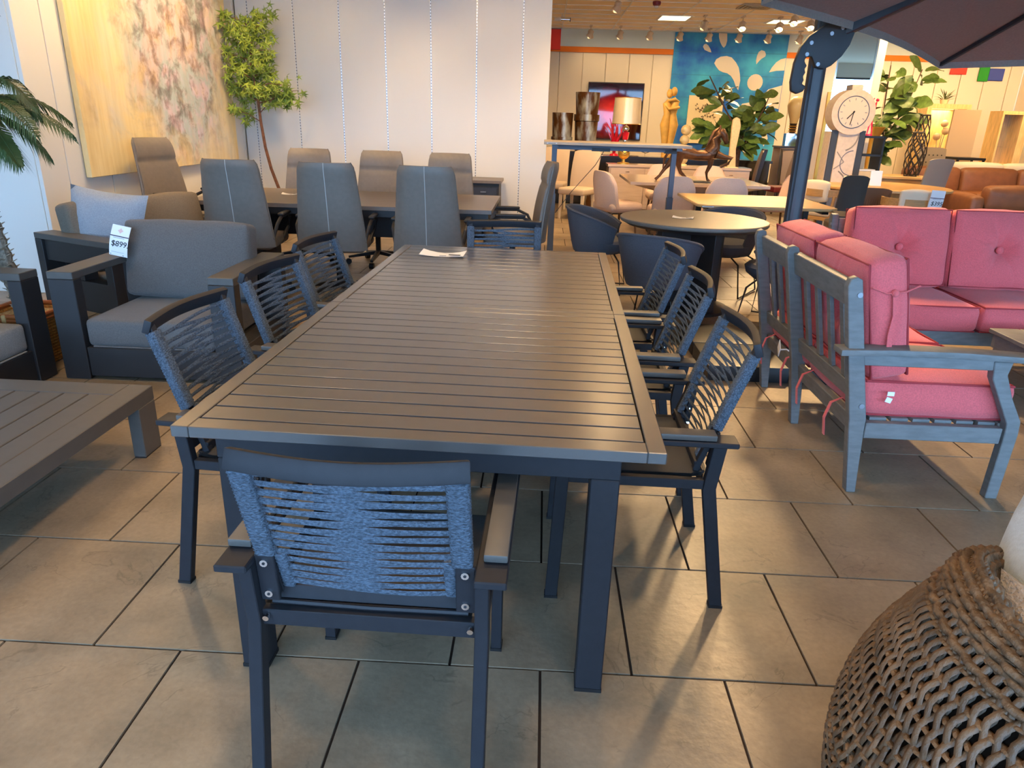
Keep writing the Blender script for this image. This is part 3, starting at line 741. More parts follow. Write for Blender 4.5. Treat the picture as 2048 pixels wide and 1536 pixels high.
def poly_sofa(name, label, nseat, sw, near_arm, seg_posts, tags=False):
    """local: seat faces +y, length along x from 0; backs lean to -y"""
    t = thing(name, label, 'sofa')
    L = nseat*sw
    def yb(z): return .02 if z < .32 else .02-.125*(z-.32)/.6
    for i, px in enumerate(seg_posts):
        m = MB()
        prof = [(.055, 0), (.015, 0), (-.03, .30), (-.035, .34), (-.145, .895), (-.138, .925), (-.115, .935), (-.093, .925), (.035, .34), (.035, .30)]
        n = len(prof)
        m.add([(px-.022, y, z) for y, z in prof]+[(px+.022, y, z) for y, z in prof], [tuple(range(n)), tuple(range(2*n-1, n-1, -1))]+[(k, n+k, n+(k+1) % n, (k+1) % n) for k in range(n)])
        po = m.build('back_post', M_polyw, t, bevel=.003)
        for z in (.865, .40):
            MB().tube([(px-.0225, yb(z), z), (px-.026, yb(z), z)], .011, 10).build('bolt', M_metal, po, True)
            MB().tube([(px+.0225, yb(z), z), (px+.026, yb(z), z)], .011, 10).build('bolt', M_metal, po, True)
    for a, b in zip(seg_posts[:-1], seg_posts[1:]):
        def rail(z0, z1, nm, th=.028):
            y0, y1 = yb(z0), yb(z1)
            MB().bar(((a+b)/2-(b-a)/2+.0225, (y0+y1)/2, (z0+z1)/2), ((a+b)/2+(b-a)/2-.0225, (y0+y1)/2, (z0+z1)/2), th, z1-z0, (0, -.2, 1)).build(nm, M_polyw, t, bevel=.003)
        rail(.80, .905, 'top_rail', .034); rail(.40, .475, 'lower_rail'); rail(.255, .335, 'seat_rear_rail')
        n = 4 if b-a > .6 else 3
        for k in range(n):
            x = a+(b-a)*(k+1)/(n+1)
            MB().bar((x, yb(.476), .476), (x, yb(.799), .799), .042, .018, (0, 1, 0)).build('back_slat', M_polyw, t, bevel=.002)
    x0, x1 = seg_posts[0], seg_posts[-1]
    MB().bb(x0+.02, x1-.02, .60, .635, .25, .335).build('front_rail', M_polyw, t, bevel=.003)
    for k in range(6):
        y = .07+k*.09
        MB().bb(x0+.025, x1-.025, y, y+.07, .318, .335).build('seat_slat', M_polyw, t)
    for s_, px, on in ((-1, x0, near_arm), (1, x1, False)):
        MB().bb(px-.018, px+.018, .04, .60, .255, .325).build('side_rail', M_polyw, t, bevel=.003)
        leg = [(.605, 0), (.655, 0), (.665, .30), (.66, .36), (.60, .46), (.555, .56), (.565, .615), (.49, .615), (.50, .54), (.555, .44), (.605, .35), (.61, .30)] if on else [(.60, 0), (.65, 0), (.66, .335), (.60, .335)]
        n = len(leg); m = MB()
        m.add([(px-.022, y, z) for y, z in leg]+[(px+.022, y, z) for y, z in leg], [tuple(range(n)), tuple(range(2*n-1, n-1, -1))]+[(k, n+k, n+(k+1) % n, (k+1) % n) for k in range(n)])
        m.build('front_leg', M_polyw, t, bevel=.003)
        if on:
            pts = [(px, -.13, .632), (px, .1, .640), (px, .35, .640), (px, .60, .630), (px, .70, .622)]
            MB().sweep(pts, [(-.045, -.013), (.045, -.013), (.045, .013), (-.045, .013)], up=(0, 0, 1)).build('armrest', M_polyw, t, bevel=.006, seg=2)
            MB().bb(px-.016, px+.016, -.06, .56, .575, .622).build('arm_rail', M_polyw, t, bevel=.003)
    for k in range(nseat):
        cx = x0+.03+(L-.06)*(k+.5)/nseat; w = (L-.06)/nseat-.01
        def fs(p, u):
            k_ = .004*math.sin(p.x*95+3*math.sin(p.x*13))*(1-abs(u[2]))*(1 if abs(u[1]) > .8 else 0)
            return p+Vector((0, k_, .010*noise.noise(Vector((p.x*4, p.y*4, k+2)))))
        sc = MB().cushion((cx, .335, .415), (w, .64, .155), .035, (.012, .012, .022), 9, fs).build('seat_cushion', M_red, t, True, angle=70)
        for z in (.34, .488):
            q = .30; hw = w/2-.012
            MB().tube([(cx-hw, .335-q, z), (cx+hw, .335-q, z), (cx+hw, .335+q+.005, z), (cx-hw, .335+q+.005, z), (cx-hw, .335-q, z)], .0055, 6).build('piping', M_redpipe, sc, True)
        lean = math.atan(.125/.6)
        R = RX(lean)
        ht = .50; zc = .748; yc = .072
        bc = MB().cushion((cx, yc, zc), (w-.005, .165, ht), .038, (.012, .050, .016), 46, tuft(0, 0), R).build('back_cushion', M_red, t, True, angle=70)
        MB().ball((cx, yc+.066, zc+.012), .024, 12, 8, (1, .6, 1)).build('button', M_red, bc, True)
        for sy in (-.073, .073):
            hw, hh = w/2-.010, ht/2-.008
            pp = [R @ Vector(q) for q in ((-hw, sy, -hh), (hw, sy, -hh), (hw, sy, hh), (-hw, sy, hh), (-hw, sy, -hh))]
            MB().tube([Vector((cx, yc, zc))+q for q in pp], .005, 6).build('piping', M_redpipe, bc, True)
        if k == 0 or tags:
            xs = cx-w/2-.012
            MB().tube([(xs+.006, .155, .90), (xs-.004, .10, .875), (xs-.003, .03, .865), (xs+.004, -.03, .885)], .006, 6, flat=.5).build('tie', M_red, bc, True)
            MB().ball((xs-.004, .06, .868), .016, 10, 7).build('tie_knot', M_red, bc, True)
            MB().sweep([(xs-.006, .06, .865), (xs-.012, .075, .78), (xs-.014, .07, .70), (xs-.022, .078, .60)], [(-.003, -.010), (.003, -.010), (.003, .010), (-.003, .010)], up=(0, 1, 0)).build('tie', M_red, bc)
            MB().sweep([(xs-.004, .065, .862), (xs-.006, .090, .76), (xs-.010, .085, .66)], [(-.003, -.008), (.003, -.008), (.003, .008), (-.003, .008)], up=(0, 1, 0)).build('tie', M_red, bc)
        # seat ties hanging behind
        for s_ in (-.3, .3):
            xx = cx+s_*w
            MB().sweep([(xx, .0, .37), (xx-.01, -.05, .35), (xx-.015, -.07, .28), (xx-.02, -.06, .20)], [(-.010, -.002), (.010, -.002), (.010, .002), (-.010, .002)], up=(0, 1, 0)).build('tie', M_red, sc)
    return t
M_ = [0.0, .74, 1.29]
s1 = poly_sofa('sectional_sofa', 'grey slat-back sectional unit with red tufted cushions, seen from its arm end', 2, .645, True, M_)
s1.location = (1.35, 2.81, 0); s1.rotation_euler = (0, 0, D(-90)); s1.scale = (-1, 1, 1)
s2 = poly_sofa('sectional_sofa', 'grey sectional unit facing the viewer, red tufted cushions against the back', 3, .665, False, [0, .665, 1.33, 1.995])
s2.location = (3.99, 4.93, 0); s2.rotation_euler = (0, 0, D(180))
# small label hanging on the sofa back, and care labels
lb = thing('care_label', 'small white label hanging between the posts of the grey sofa back', 'label', (1.275, 3.63, .385), D(-10))
MB().box((0, 0, 0), (.004, .07, .055), RX(.5)).build('card', M_paper, lb)
MB().tube([(0, -.03, .0), (.03, -.05, .01), (.05, -.06, .0)], .004, 5).build('cord', M_paper, lb)
lb = thing('care_label', 'tiny folded white label at the corner of the nearest red seat cushion', 'label', (1.475, 2.815, .43), D(0))
MB().box((0, 0, .02), (.028, .003, .018)).box((-.004, 0, -.008), (.025, .003, .022), RY(.3)).build('card', M_paper, lb)
# low table in front of the sectional
lt = thing('low_table', 'grey wood low table at the right edge before the red cushions', 'table', (3.02, 3.75, 0))
for k in range(5): MB().bb(-.42+.17*k, -.42+.164+.17*k, -.32, .32, .40, .425).build('plank', M_polyw, lt, bevel=.003)
MB().bb(-.40, .40, -.30, -.27, .32, .399).bb(-.40, .40, .27, .30, .32, .399).bb(-.40, -.37, -.269, .269, .32, .399).bb(.37, .40, -.269, .269, .32, .399).build('apron', M_polyw, lt)
for sx in (-1, 1):
    for sy in (-1, 1): MB().bb(sx*.36-.03, sx*.36+.03, sy*.26-.03, sy*.26+.03, 0, .319).build('leg', M_polyw, lt, bevel=.003)
# ================================================================== cantilever umbrella
def umbrella():
    px, py = 1.57, 4.62
    t = thing('cantilever_umbrella', 'dark grey cantilever umbrella with crank handle rising behind the sectional', 'umbrella', (px, py, 0))
    Mp = mat('umbrella_pole', srgb(52, 54, 58), .4, .1, var=.05, scale=10)
    Mh = mat('crank_plastic', srgb(34, 34, 36), .5, bump=.05, bscale=200)
    Mc = mat('canopy_fabric', srgb(132, 120, 110), .9, var=.06, scale=80, bump=.1, bscale=300)
    sec = []
    for k in range(32):
        a = 2*PI*k/32; r = .052*(1-.06*(1 if k % 4 == 0 else 0)); sec.append((r*math.cos(a), r*.85*math.sin(a)))
    MB().sweep([(0, 0, .11), (0, 0, 2.62)], sec, up=(0, 1, 0)).build('pole', Mp, t, True, angle=25)
    for k, (x, y) in enumerate(((-.52, -.02), (-.01, -.02), (-.52, .47), (-.01, .47))):
        MB().bb(x+.005, x+.50, y-.44, y+.04, .0, .10).build('base_weight', M_black, t, bevel=.012, seg=2)
    MB().bb(-.09, .09, -.09, .09, .10, .16).build('pole_socket', M_black, t, bevel=.006)
    # crank housing: thick rounded plate outline in xz
    out = [(-.02, 2.02), (.03, 2.05), (.09, 2.045), (.135, 2.02), (.15, 1.98), (.135, 1.92), (.10, 1.86), (.05, 1.81), (.01, 1.79), (-.04, 1.80), (-.055, 1.83), (-.07, 1.855), (-.10, 1.85), (-.105, 1.83), (-.085, 1.805), (-.098, 1.79), (-.088, 1.77), (-.10, 1.75), (-.09, 1.73), (-.10, 1.71), (-.075, 1.70), (-.085, 1.67), (-.12, 1.655), (-.155, 1.67), (-.165, 1.72), (-.16, 1.82), (-.14, 1.90), (-.10, 1.96)]
    Mx = Matrix(((1, 0, 0, 0), (0, 0, -1, -.045), (0, 1, 0, 0), (0, 0, 0, 1)))
    h = MB().prism(out, .045, Mx).build('crank_housing', Mh, t, bevel=.010, seg=2)
    for (x, z) in ((-.085, 1.925), (-.10, 1.865), (-.03, 1.815), (.02, 1.975), (.075, 2.005)):
        MB().tube([(x, -.090, z), (x, -.097, z)], .011, 10).build('screw', M_metal, h, True)
    hub = Vector((1.67, -1.27, 2.78)); NS = 6
    c = Vector((1.67, -1.27, 2.121)); tx, ty = -.0095, -.0869; R = 2.3; ph = math.atan2(2.25, -.49)
    rim = [c+Vector((R*math.cos(ph+k*2*PI/NS), R*math.sin(ph+k*2*PI/NS), tx*R*math.cos(ph+k*2*PI/NS)+ty*R*math.sin(ph+k*2*PI/NS))) for k in range(NS)]
    MB().bar((.09, -.05, 1.985), (1.20, -.90, 2.58), .055, .05).build('strut', Mp, t, bevel=.006)
    MB().sweep([(0, 0, 2.60), (.35, -.26, 2.90), (1.1, -.83, 3.05), (1.67, -1.27, 3.0)], [(-.03, -.03), (.03, -.03), (.03, .03), (-.03, .03)], up=(0, 0, 1)).build('mast_arm', Mp, t, bevel=.005)
    MB().lathe([(.06, 2.66), (.07, 2.70), (.06, 2.84), (.03, 2.86), (.03, 3.02)], 16, (1.67, -1.27, 0)).build('hub', Mh, t, True)
    cv = MB()
    for k in range(NS):
        a, b = rim[k], rim[(k+1) % NS]
        def P(u, v, dz=0):
            e = a.lerp(b, u); mid = (a+b)/2; e = e.lerp(c, .055*math.sin(PI*u)); p = hub.lerp(e, v)
            return p+Vector((0, 0, -.03*math.sin(PI*u)*v*(1-v)*2+dz))
        m = MB().grid(lambda u, v: P(u, .02+.98*v), 10, 8); m.grid(lambda u, v: P(1-u, .02+.98*v, .004), 10, 8)
        m.grid(lambda u, v: P(1-u, 1, .004-.045*v) if True else None, 10, 1)
        m.build('canopy_panel', Mc, t, True, angle=80)
    for k in range(NS):
        MB().bar(hub+Vector((0, 0, -.03)), rim[k]+Vector((0, 0, -.015)), .022, .022).build('rib', Mp, t)
    for k in range(NS):
        mid = hub.lerp(rim[k], .45)+Vector((0, 0, -.03)); MB().bar((1.67, -1.27, 2.68), mid, .016, .02).build('rib_stay', Mp, t)
umbrella()
# ================================================================== wicker barrel chair in the corner
def wicker():
    t = thing('wicker_chair', 'brown woven wicker barrel chair in the bottom right corner', 'chair', (1.135, .93, 0))
    Mw = mat('brown_wicker', srgb(106, 82, 60), .5, var=.38, scale=26, bump=.35, bscale=160, stretch=(1, 1, .4), spec=.45)
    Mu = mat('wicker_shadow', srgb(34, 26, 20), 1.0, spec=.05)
    def top(th):  # rim height round the shell; th=pi is the back
        a = abs(math.atan2(math.sin(th-PI), math.cos(th-PI)))
        return .715-.25*max(0, (a-.35)/1.9)**1.2
    def S(th, v, o=0.0):
        """v in [0,1] outer face floor to rim, (1,1.6] over the rim and down the inside"""
        zt = top(th)
        if v <= 1:
            z = .03+(zt-.03)*v
            r = .47+.085*math.sin(PI*min(1, v*.9+.05))-.07*v**3
            n = Vector((math.cos(th), math.sin(th), .12*v))
        else:
            w = (v-1)/.6; a = w*PI
            r = .413-.045*(1-math.cos(min(a, PI)))*1.0+.035*math.sin(a)*0; z = zt+.045*math.sin(a)-.25*max(0, w-.5)
            n = Vector((math.cos(a)*math.cos(th), math.cos(a)*math.sin(th), math.sin(a)))
        return Vector((r*math.cos(th), r*1.0*math.sin(th), z))+n.normalized()*o
    a0, a1 = D(62), D(298)
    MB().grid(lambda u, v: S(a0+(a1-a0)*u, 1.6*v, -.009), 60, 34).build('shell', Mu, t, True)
    # uprights
    m = MB(); nu = 160
    for k in range(nu+1):
        th = a0+(a1-a0)*k/nu
        pts = [S(th+.012*math.sin(v*60+k*PI), v, .0055*math.cos(v*48+k*PI)) for v in [1.6*i/96 for i in range(97)]]
        m.tube(pts, .0064, 5, flat=.65, up=(math.cos(th), math.sin(th), .3))
    stuff(m.build('woven_strands', Mw, t, True, angle=80))
    m = MB()
    for i in range(34):
        v = .0327*.5+1.57*i/33 if False else (PI/48)*(i*.72); pts = []
        for k in range(nu*2+1):
            th = a0+(a1-a0)*k/(nu*2); pts.append(S(th, v, -.004*math.cos(v*48+k*PI/2)))
        m.tube(pts, .0055, 5, flat=.7)
    stuff(m.build('woven_courses', Mw, t, True, angle=80))
    # thick braided rim strands
    for j, vv in enumerate((.965, 1.0, 1.05, 1.11, 1.18, 1.26, 1.34)):
        pts = [S(a0+(a1-a0)*k/120, vv, .006+.005*math.sin(k*2.1+j*2.4)) for k in range(121)]
        MB().tube(pts, .0085, 6, flat=.8).build('rim_strand', Mw, t, True, angle=80)
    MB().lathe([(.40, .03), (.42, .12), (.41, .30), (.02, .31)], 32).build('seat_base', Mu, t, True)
    MB().cushion((.06, 0, .38), (.74, .62, .14), .05, (0, 0, .03), 6).build('seat_cushion', mat('oatmeal', srgb(196, 184, 168), .95, bump=.2, bscale=300), t, True, angle=70)
    return t
wicker()
pw = thing('scatter_pillow', 'pale blue grey pillow with bright piping inside the wicker chair', 'pillow', (1.0, 1.15, .60), D(70))
R_ = RX(-.25)
b_ = MB().pillow((0, 0, 0), .40, .36, .17, R_).build('pillow_body', mat('blue_velvet', srgb(186, 196, 204), .8, var=.06, scale=90, bump=.3, bscale=300, sheen=.4), pw, True, angle=80)
MB().tube([R_ @ Vector((.19*math.copysign(abs(math.cos(a))**.45, math.cos(a)), 0, .17*math.copysign(abs(math.sin(a))**.45, math.sin(a)))) for a in [2*PI*k/40 for k in range(41)]], .008, 6).build('piping', mat('pale_piping', srgb(206, 214, 220), .8), b_, True)
pw = thing('scatter_pillow', 'fluffy beige pillow inside the wicker chair', 'pillow', (.94, .90, .53), D(96))
R_ = RX(-.30)
b_ = MB().pillow((0, 0, 0), .46, .44, .20, R_, 16).build('pillow_body', mat('beige_plush', srgb(190, 168, 146), .95, var=.12, scale=60, bump=.9, bscale=160, sheen=.5), pw, True, angle=80)
MB().tube([R_ @ Vector((.215*math.copysign(abs(math.cos(a))**.4, math.cos(a)), 0, .207*math.copysign(abs(math.sin(a))**.4, math.sin(a)))) for a in [2*PI*k/40 for k in range(41)]], .007, 6).build('piping', MATS['beige_plush'], b_, True)
# ================================================================== large canvas on the side wall
def canvas():
    t = thing('wall_canvas', 'huge unframed canvas of pale yellow with smoky pink and grey clouds', 'painting', (-3.95, 7.78, .89))
    m = bpy.data.materials.new('cloud_canvas'); m.use_nodes = True; MATS['cloud_canvas'] = m
    nt = m.node_tree; N = nt.nodes; L = nt.links; b = N['Principled BSDF']; b.inputs['Roughness'].default_value = .8
    tc = N.new('ShaderNodeTexCoord')
    def noise_(scale, det, dist, loc=(0, 0, 0), stretch=(1, 1, 1)):
        mp = N.new('ShaderNodeMapping'); mp.inputs['Location'].default_value = loc; mp.inputs['Scale'].default_value = stretch; L.new(tc.outputs['Object'], mp.inputs[0])
        n = N.new('ShaderNodeTexNoise'); n.inputs['Scale'].default_value = scale; n.inputs['Detail'].default_value = det; n.inputs['Distortion'].default_value = dist; n.inputs['Roughness'].default_value = .62
        L.new(mp.outputs[0], n.inputs['Vector']); return n.outputs[0]
    def ramp(src, stops):
        r = N.new('ShaderNodeValToRGB'); L.new(src, r.inputs[0]); e = r.color_ramp.elements
        while len(e) < len(stops): e.new(.5)
        for el, (p, c) in zip(e, stops): el.position = p; el.color = (*c, 1)
        return r.outputs[0]
    def mix(f, a, c):
        x = N.new('ShaderNodeMix'); x.data_type = 'RGBA'
        if isinstance(f, float): x.inputs[0].default_value = f
        else: L.new(f, x.inputs[0])
        L.new(a, x.inputs[6]); L.new(c, x.inputs[7]); return x.outputs[2]
    def math_(op, a, v=None):
        x = N.new('ShaderNodeMath'); x.operation = op; x.use_clamp = True
        L.new(a, x.inputs[0])
        if v is not None:
            if isinstance(v, (int, float)): x.inputs[1].default_value = v
            else: L.new(v, x.inputs[1])
        return x.outputs[0]
    base = ramp(noise_(1.1, 5, .4, (3, 1, 2), (1, 1, .6)), [(.3, srgb(228, 198, 134)), (.5, srgb(238, 216, 162)), (.7, srgb(222, 216, 196))])
    hue = ramp(noise_(1.6, 4, .3, (4, 5, 0)), [(.30, srgb(206, 180, 140)), (.42, srgb(206, 192, 196)), (.52, srgb(176, 192, 196)), (.60, srgb(208, 194, 210)), (.72, srgb(222, 204, 178))])
    dk = ramp(noise_(5.5, 12, .35, (0, 5, 3)), [(.30, srgb(124, 112, 108)), (.44, srgb(200, 190, 186)), (.54, (1, 1, 1))])
    xm = N.new('ShaderNodeMix'); xm.data_type = 'RGBA'; xm.blend_type = 'MULTIPLY'; xm.inputs[0].default_value = .9; L.new(hue, xm.inputs[6]); L.new(dk, xm.inputs[7]); cl_ = xm.outputs[2]
    sp = N.new('ShaderNodeMapping'); sp.inputs['Location'].default_value = (0, -.28*.75, -1.35*.62); sp.inputs['Scale'].default_value = (.1, .75, .62); L.new(tc.outputs['Object'], sp.inputs[0])
    gr = N.new('ShaderNodeTexGradient'); gr.gradient_type = 'SPHERICAL'; L.new(sp.outputs[0], gr.inputs[0])
    msk = math_('MULTIPLY', math_('ADD', gr.outputs['Fac'], noise_(2.0, 8, .8, (9, 2, 1))), .85)
    rm = N.new('ShaderNodeMapRange'); rm.inputs[1].default_value = .46; rm.inputs[2].default_value = .80; L.new(msk, rm.inputs[0])
    c = mix(rm.outputs[0], base, cl_)
    drip = ramp(noise_(6.0, 6, .2, (1, 1, 1), (1, 3.0, .25)), [(.35, (.80, .72, .58)), (.62, (1, 1, 1))])
    x = N.new('ShaderNodeMix'); x.data_type = 'RGBA'; x.blend_type = 'MULTIPLY'; x.inputs[0].default_value = .45; L.new(c, x.inputs[6]); L.new(drip, x.inputs[7])
    L.new(x.outputs[2], b.inputs['Base Color'])
    MB().bb(.012, .062, -1.57, 1.57, 0, 2.45).build('canvas', m, t, bevel=.004)
    MB().bb(.0, .011, -1.50, 1.50, .06, 2.40).build('stretcher', M_oakdk, t)
canvas()
# ================================================================== slim tree by the partition
def slim_tree():
    t = thing('slim_tree', 'slim artificial maple tree with bright green leaves in the wall corner', 'tree', (-3.36, 9.18, 0))
    r = random.Random(5); Mt = mat('reddish_bark', srgb(108, 70, 50), .8, var=.3, scale=40)
    MB().lathe([(.10, 0), (.13, .02), (.16, .30), (.15, .31), (.02, .30)], 20).build('pot', mat('dark_pot', srgb(52, 48, 46), .6), t, True)
    pts = [Vector((.10, 0, .28)), Vector((.02, 0, .55)), Vector((-.06, 0, .8)), Vector((-.11, .0, 1.05)), Vector((-.14, 0, 1.35)), Vector((-.15, 0, 1.6)), Vector((-.20, 0, 2.0)), Vector((-.18, 0, 2.45))]
    MB().tube(pts, .020, 8, scale=[1.1, 1.05, 1, .95, .9, .85, .6, .3]).build('trunk', Mt, t, True)
    Ml = mat('maple_leaf', srgb(104, 132, 48), .5, var=.3, scale=9, col2=srgb(150, 170, 60))
    fol = MB(); br = MB()
    limbs = []
    for k in range(22):
        u = .28+.72*k/21; i = 4+u*3; a = int(min(6, i)); p = pts[a].lerp(pts[a+1], i-a)
        az = k*2.4; ln = (.30+.22*r.random())*(1.2-.55*u)
        d = Vector((math.cos(az), math.sin(az)*.55, .22*r.random()-.10+.3*u)); limbs.append((p, p+d*ln))
    limbs += [(pts[4], pts[4]+Vector((-.30, -.05, .12))), (pts[4]+Vector((0, 0, .1)), Vector((.28, -.05, 1.78))), (pts[5], Vector((.36, 0, 1.72)))]
    for a, b in limbs:
        br.tube([a, a.lerp(b, .5)+Vector((0, 0, .03)), b], .005, 5, scale=[1.3, 1, .5])
        for q in range(26):
            c = a.lerp(b, .25+.8*r.random())+Vector((r.gauss(0, .055), r.gauss(0, .05), r.gauss(0, .05)))
            c.x = max(-.46, c.x); c.y = min(.42, c.y)
            n = Vector((r.gauss(0, .6), -1+r.gauss(0, .5), r.gauss(.3, .6))).normalized(); d, s, u_ = frame_of(n)
            rot = r.random()*6.28; R = .038+.024*r.random(); vs_ = [c]
            for j in range(10):
                ang = rot+j*PI/5; rr = R*(1.35 if j % 2 == 0 else .38)*(1 if j not in (5,) else .6)
                vs_.append(c+s*math.cos(ang)*rr+u_*math.sin(ang)*rr-n*.3*rr*(1 if j % 2 == 0 else 0))
            fol.add(vs_, [(0, 1+j, 1+(j+1) % 10) for j in range(10)])
    br.build('branches', Mt, t, True); stuff(fol.build('foliage', Ml, t))
slim_tree()
# ================================================================== conference table with high-back chairs
def conference_table():
    t = thing('conference_table', 'dark conference table ringed by grey leather high-back chairs', 'table', (-1.72, 6.68, 0))
    MB().bb(-1.30, 1.30, -.62, .62, .715, .75).build('tabletop', M_ctop, t, bevel=.002)
    MB().bb(-1.27, 1.27, -.59, .59, .66, .714).build('edge_band', M_char2, t)
    for s in (-1, 1):
        MB().bb(s*.95-.03, s*.95+.03, -.50, .50, .02, .659).build('leg_panel', M_char2, t, bevel=.003)
        MB().bb(s*.95-.05, s*.95+.05, -.55, .55, 0, .03).build('foot', M_char2, t, bevel=.003)
    MB().bb(-.92, .92, -.02, .02, .40, .62).build('modesty_panel', M_char2, t)
conference_table()
def office_chair():
    c = thing('office_chair', 'x', 'chair', group='leather office chairs')
    # back: thick tapered shell, headrest crease on the front face
    def shell(u, v, side):
        z = .44+.68*v; hw = (.275-.065*v)
        rc = .07
        top = max(0, (v-.90)/.10)
        x = (2*u-1)*hw*(1-.10*top**2.5)
        yc = -.21-.155*v-.05*(1-v)**2+.045*(abs(2*u-1)**2.2)
        th = .040*(1-.35*top**2)*(1-.65*abs(2*u-1)**6)
        y = yc+(th if side else -th)
        if side:
            y -= .014*math.exp(-((v-.72)/.018)**2); y += .014*math.sin(PI*min(1, max(0, (v-.72)/.28)))+.010*math.sin(PI*min(1, v/.72))
        return (x, y, z)
    m = MB().grid(lambda u, v: shell(1-u, v, 1), 14, 30); m.grid(lambda u, v: shell(u, v, 0), 14, 30)
    def strip(pa, pb):  # close borders
        n = len(pa); o = len(m.v); m.add(pa+pb, [(k, k+1, n+k+1, n+k) for k in range(n-1)])
    vs_ = [k/30 for k in range(31)]
    strip([shell(0, v, 1) for v in vs_], [shell(0, v, 0) for v in vs_]); strip([shell(1, v, 0) for v in vs_], [shell(1, v, 1) for v in vs_])
    us = [k/14 for k in range(15)]
    strip([shell(u, 1, 1) for u in us], [shell(u, 1, 0) for u in us])
    b = m.build('backrest', M_leather, c, True, angle=50)
    MB().tube([Vector(shell(.5, v/20, 0))+Vector((0, -.001, 0)) for v in range(21)], .0028, 5).build('centre_seam', M_stitch, b)
    for u in (0.0, 1.0):
        MB().tube([(shell(u, v/20, 1)[0], (shell(u, v/20, 1)[1]+shell(u, v/20, 0)[1])/2, shell(u, v/20, 1)[2]) for v in range(21)], .008, 6).build('piping', M_leather, b, True)
    MB().cushion((0, .02, .46), (.52, .52, .09), .04, (0, 0, .02), 6).build('seat', M_leather, c, True, angle=60)
    for s in (-1, 1):
        a = MB().tube([(s*.26, -.22, .50), (s*.29, -.16, .62), (s*.295, -.06, .665), (s*.295, .16, .665), (s*.29, .22, .63), (s*.275, .20, .55), (s*.24, .06, .43)], .014, 8).build('arm', M_char2, c, True)
        MB().cushion((s*.295, .05, .683), (.05, .27, .022), .01, (0, 0, .003), 3).build('arm_pad', M_char2, a, True)
    MB().tube([(0, 0, .10), (0, 0, .42)], .028, 10).build('gas_lift', M_black, c, True)
    MB().bb(-.10, .10, -.12, .10, .395, .42).build('tilt_plate', M_black, c, bevel=.004)
    for k in range(5):
        a = k*2*PI/5+.3; e = Vector((.31*math.cos(a), .31*math.sin(a), .075))
        l = MB().bar((0, 0, .12), e, .05, .04, None, .03, .022).build('base_arm', M_char2, c, bevel=.004)
        MB().tube([e+Vector((-.022*math.sin(a), .022*math.cos(a), -.045)), e+Vector((.022*math.sin(a), -.022*math.cos(a), -.045))], .03, 12).build('caster', M_black, l, True)
    return c
OC = office_chair()
def oc(x, y, rz, label, first=[True]):
    if first[0]:
        first[0] = False; OC.location = (x, y, 0); OC.rotation_euler = (0, 0, rz); OC['label'] = label; return
    d_ = dup(OC, label, (x, y, 0), rz, 'leather office chairs')
    if 'tan-lit' in label: d_.scale = (1.08, 1.08, 1.08)
oc(-2.44, 5.92, D(4), 'grey leather high-back chair, leftmost of three with backs to the viewer')
oc(-1.69, 5.92, D(4), 'grey leather high-back chair, middle of three with backs to the viewer')
oc(-.90, 5.90, D(1), 'grey leather high-back chair, rightmost of three with backs to the viewer')
oc(-2.45, 7.42, D(182), 'grey leather high-back chair, leftmost of three across the conference table')
oc(-1.70, 7.44, D(180), 'grey leather high-back chair, middle of three across the conference table')
oc(-.985, 7.40, D(178), 'grey leather high-back chair, rightmost of three across the conference table')
oc(-3.36, 6.80, D(-104), 'tan-lit leather high-back chair at the left end of the conference table, before the canvas')
oc(-.26, 6.62, D(97), 'grey leather high-back chair at the right end of the conference table, seen side-on')
leaflet('price_leaflet', 'small white leaflet on the conference table between chair backs', -2.35, 6.75, .75, .16, .08, D(10), .015)
def credenza():
    t = thing('credenza', 'low dark credenza with pale top against the partition behind the chairs', 'cabinet', (-1.10, 9.42, 0))
    MB().bb(-.58, .58, -.28, .28, .71, .745).build('top', M_ctop, t, bevel=.002)
    MB().bb(-.55, .55, -.24, .26, .06, .709).build('carcass', M_char2, t, bevel=.003)
    for k in range(3):
        d = MB().bb(-.53+.355*k, -.53+.345+.355*k, -.258, -.241, .10, .66).build('door', mat('blue_black_gloss', srgb(60, 66, 80), .25), t, bevel=.003)
        MB().bb(-.53+.355*k+.14, -.53+.355*k+.21, -.27, -.259, .60, .612).build('handle', M_metal, d)
    for sx in (-1, 1):
        for sy in (-1, 1): MB().bb(sx*.5-.02, sx*.5+.02, sy*.2-.02, sy*.2+.02, 0, .06).build('leg', M_black, t)
credenza()
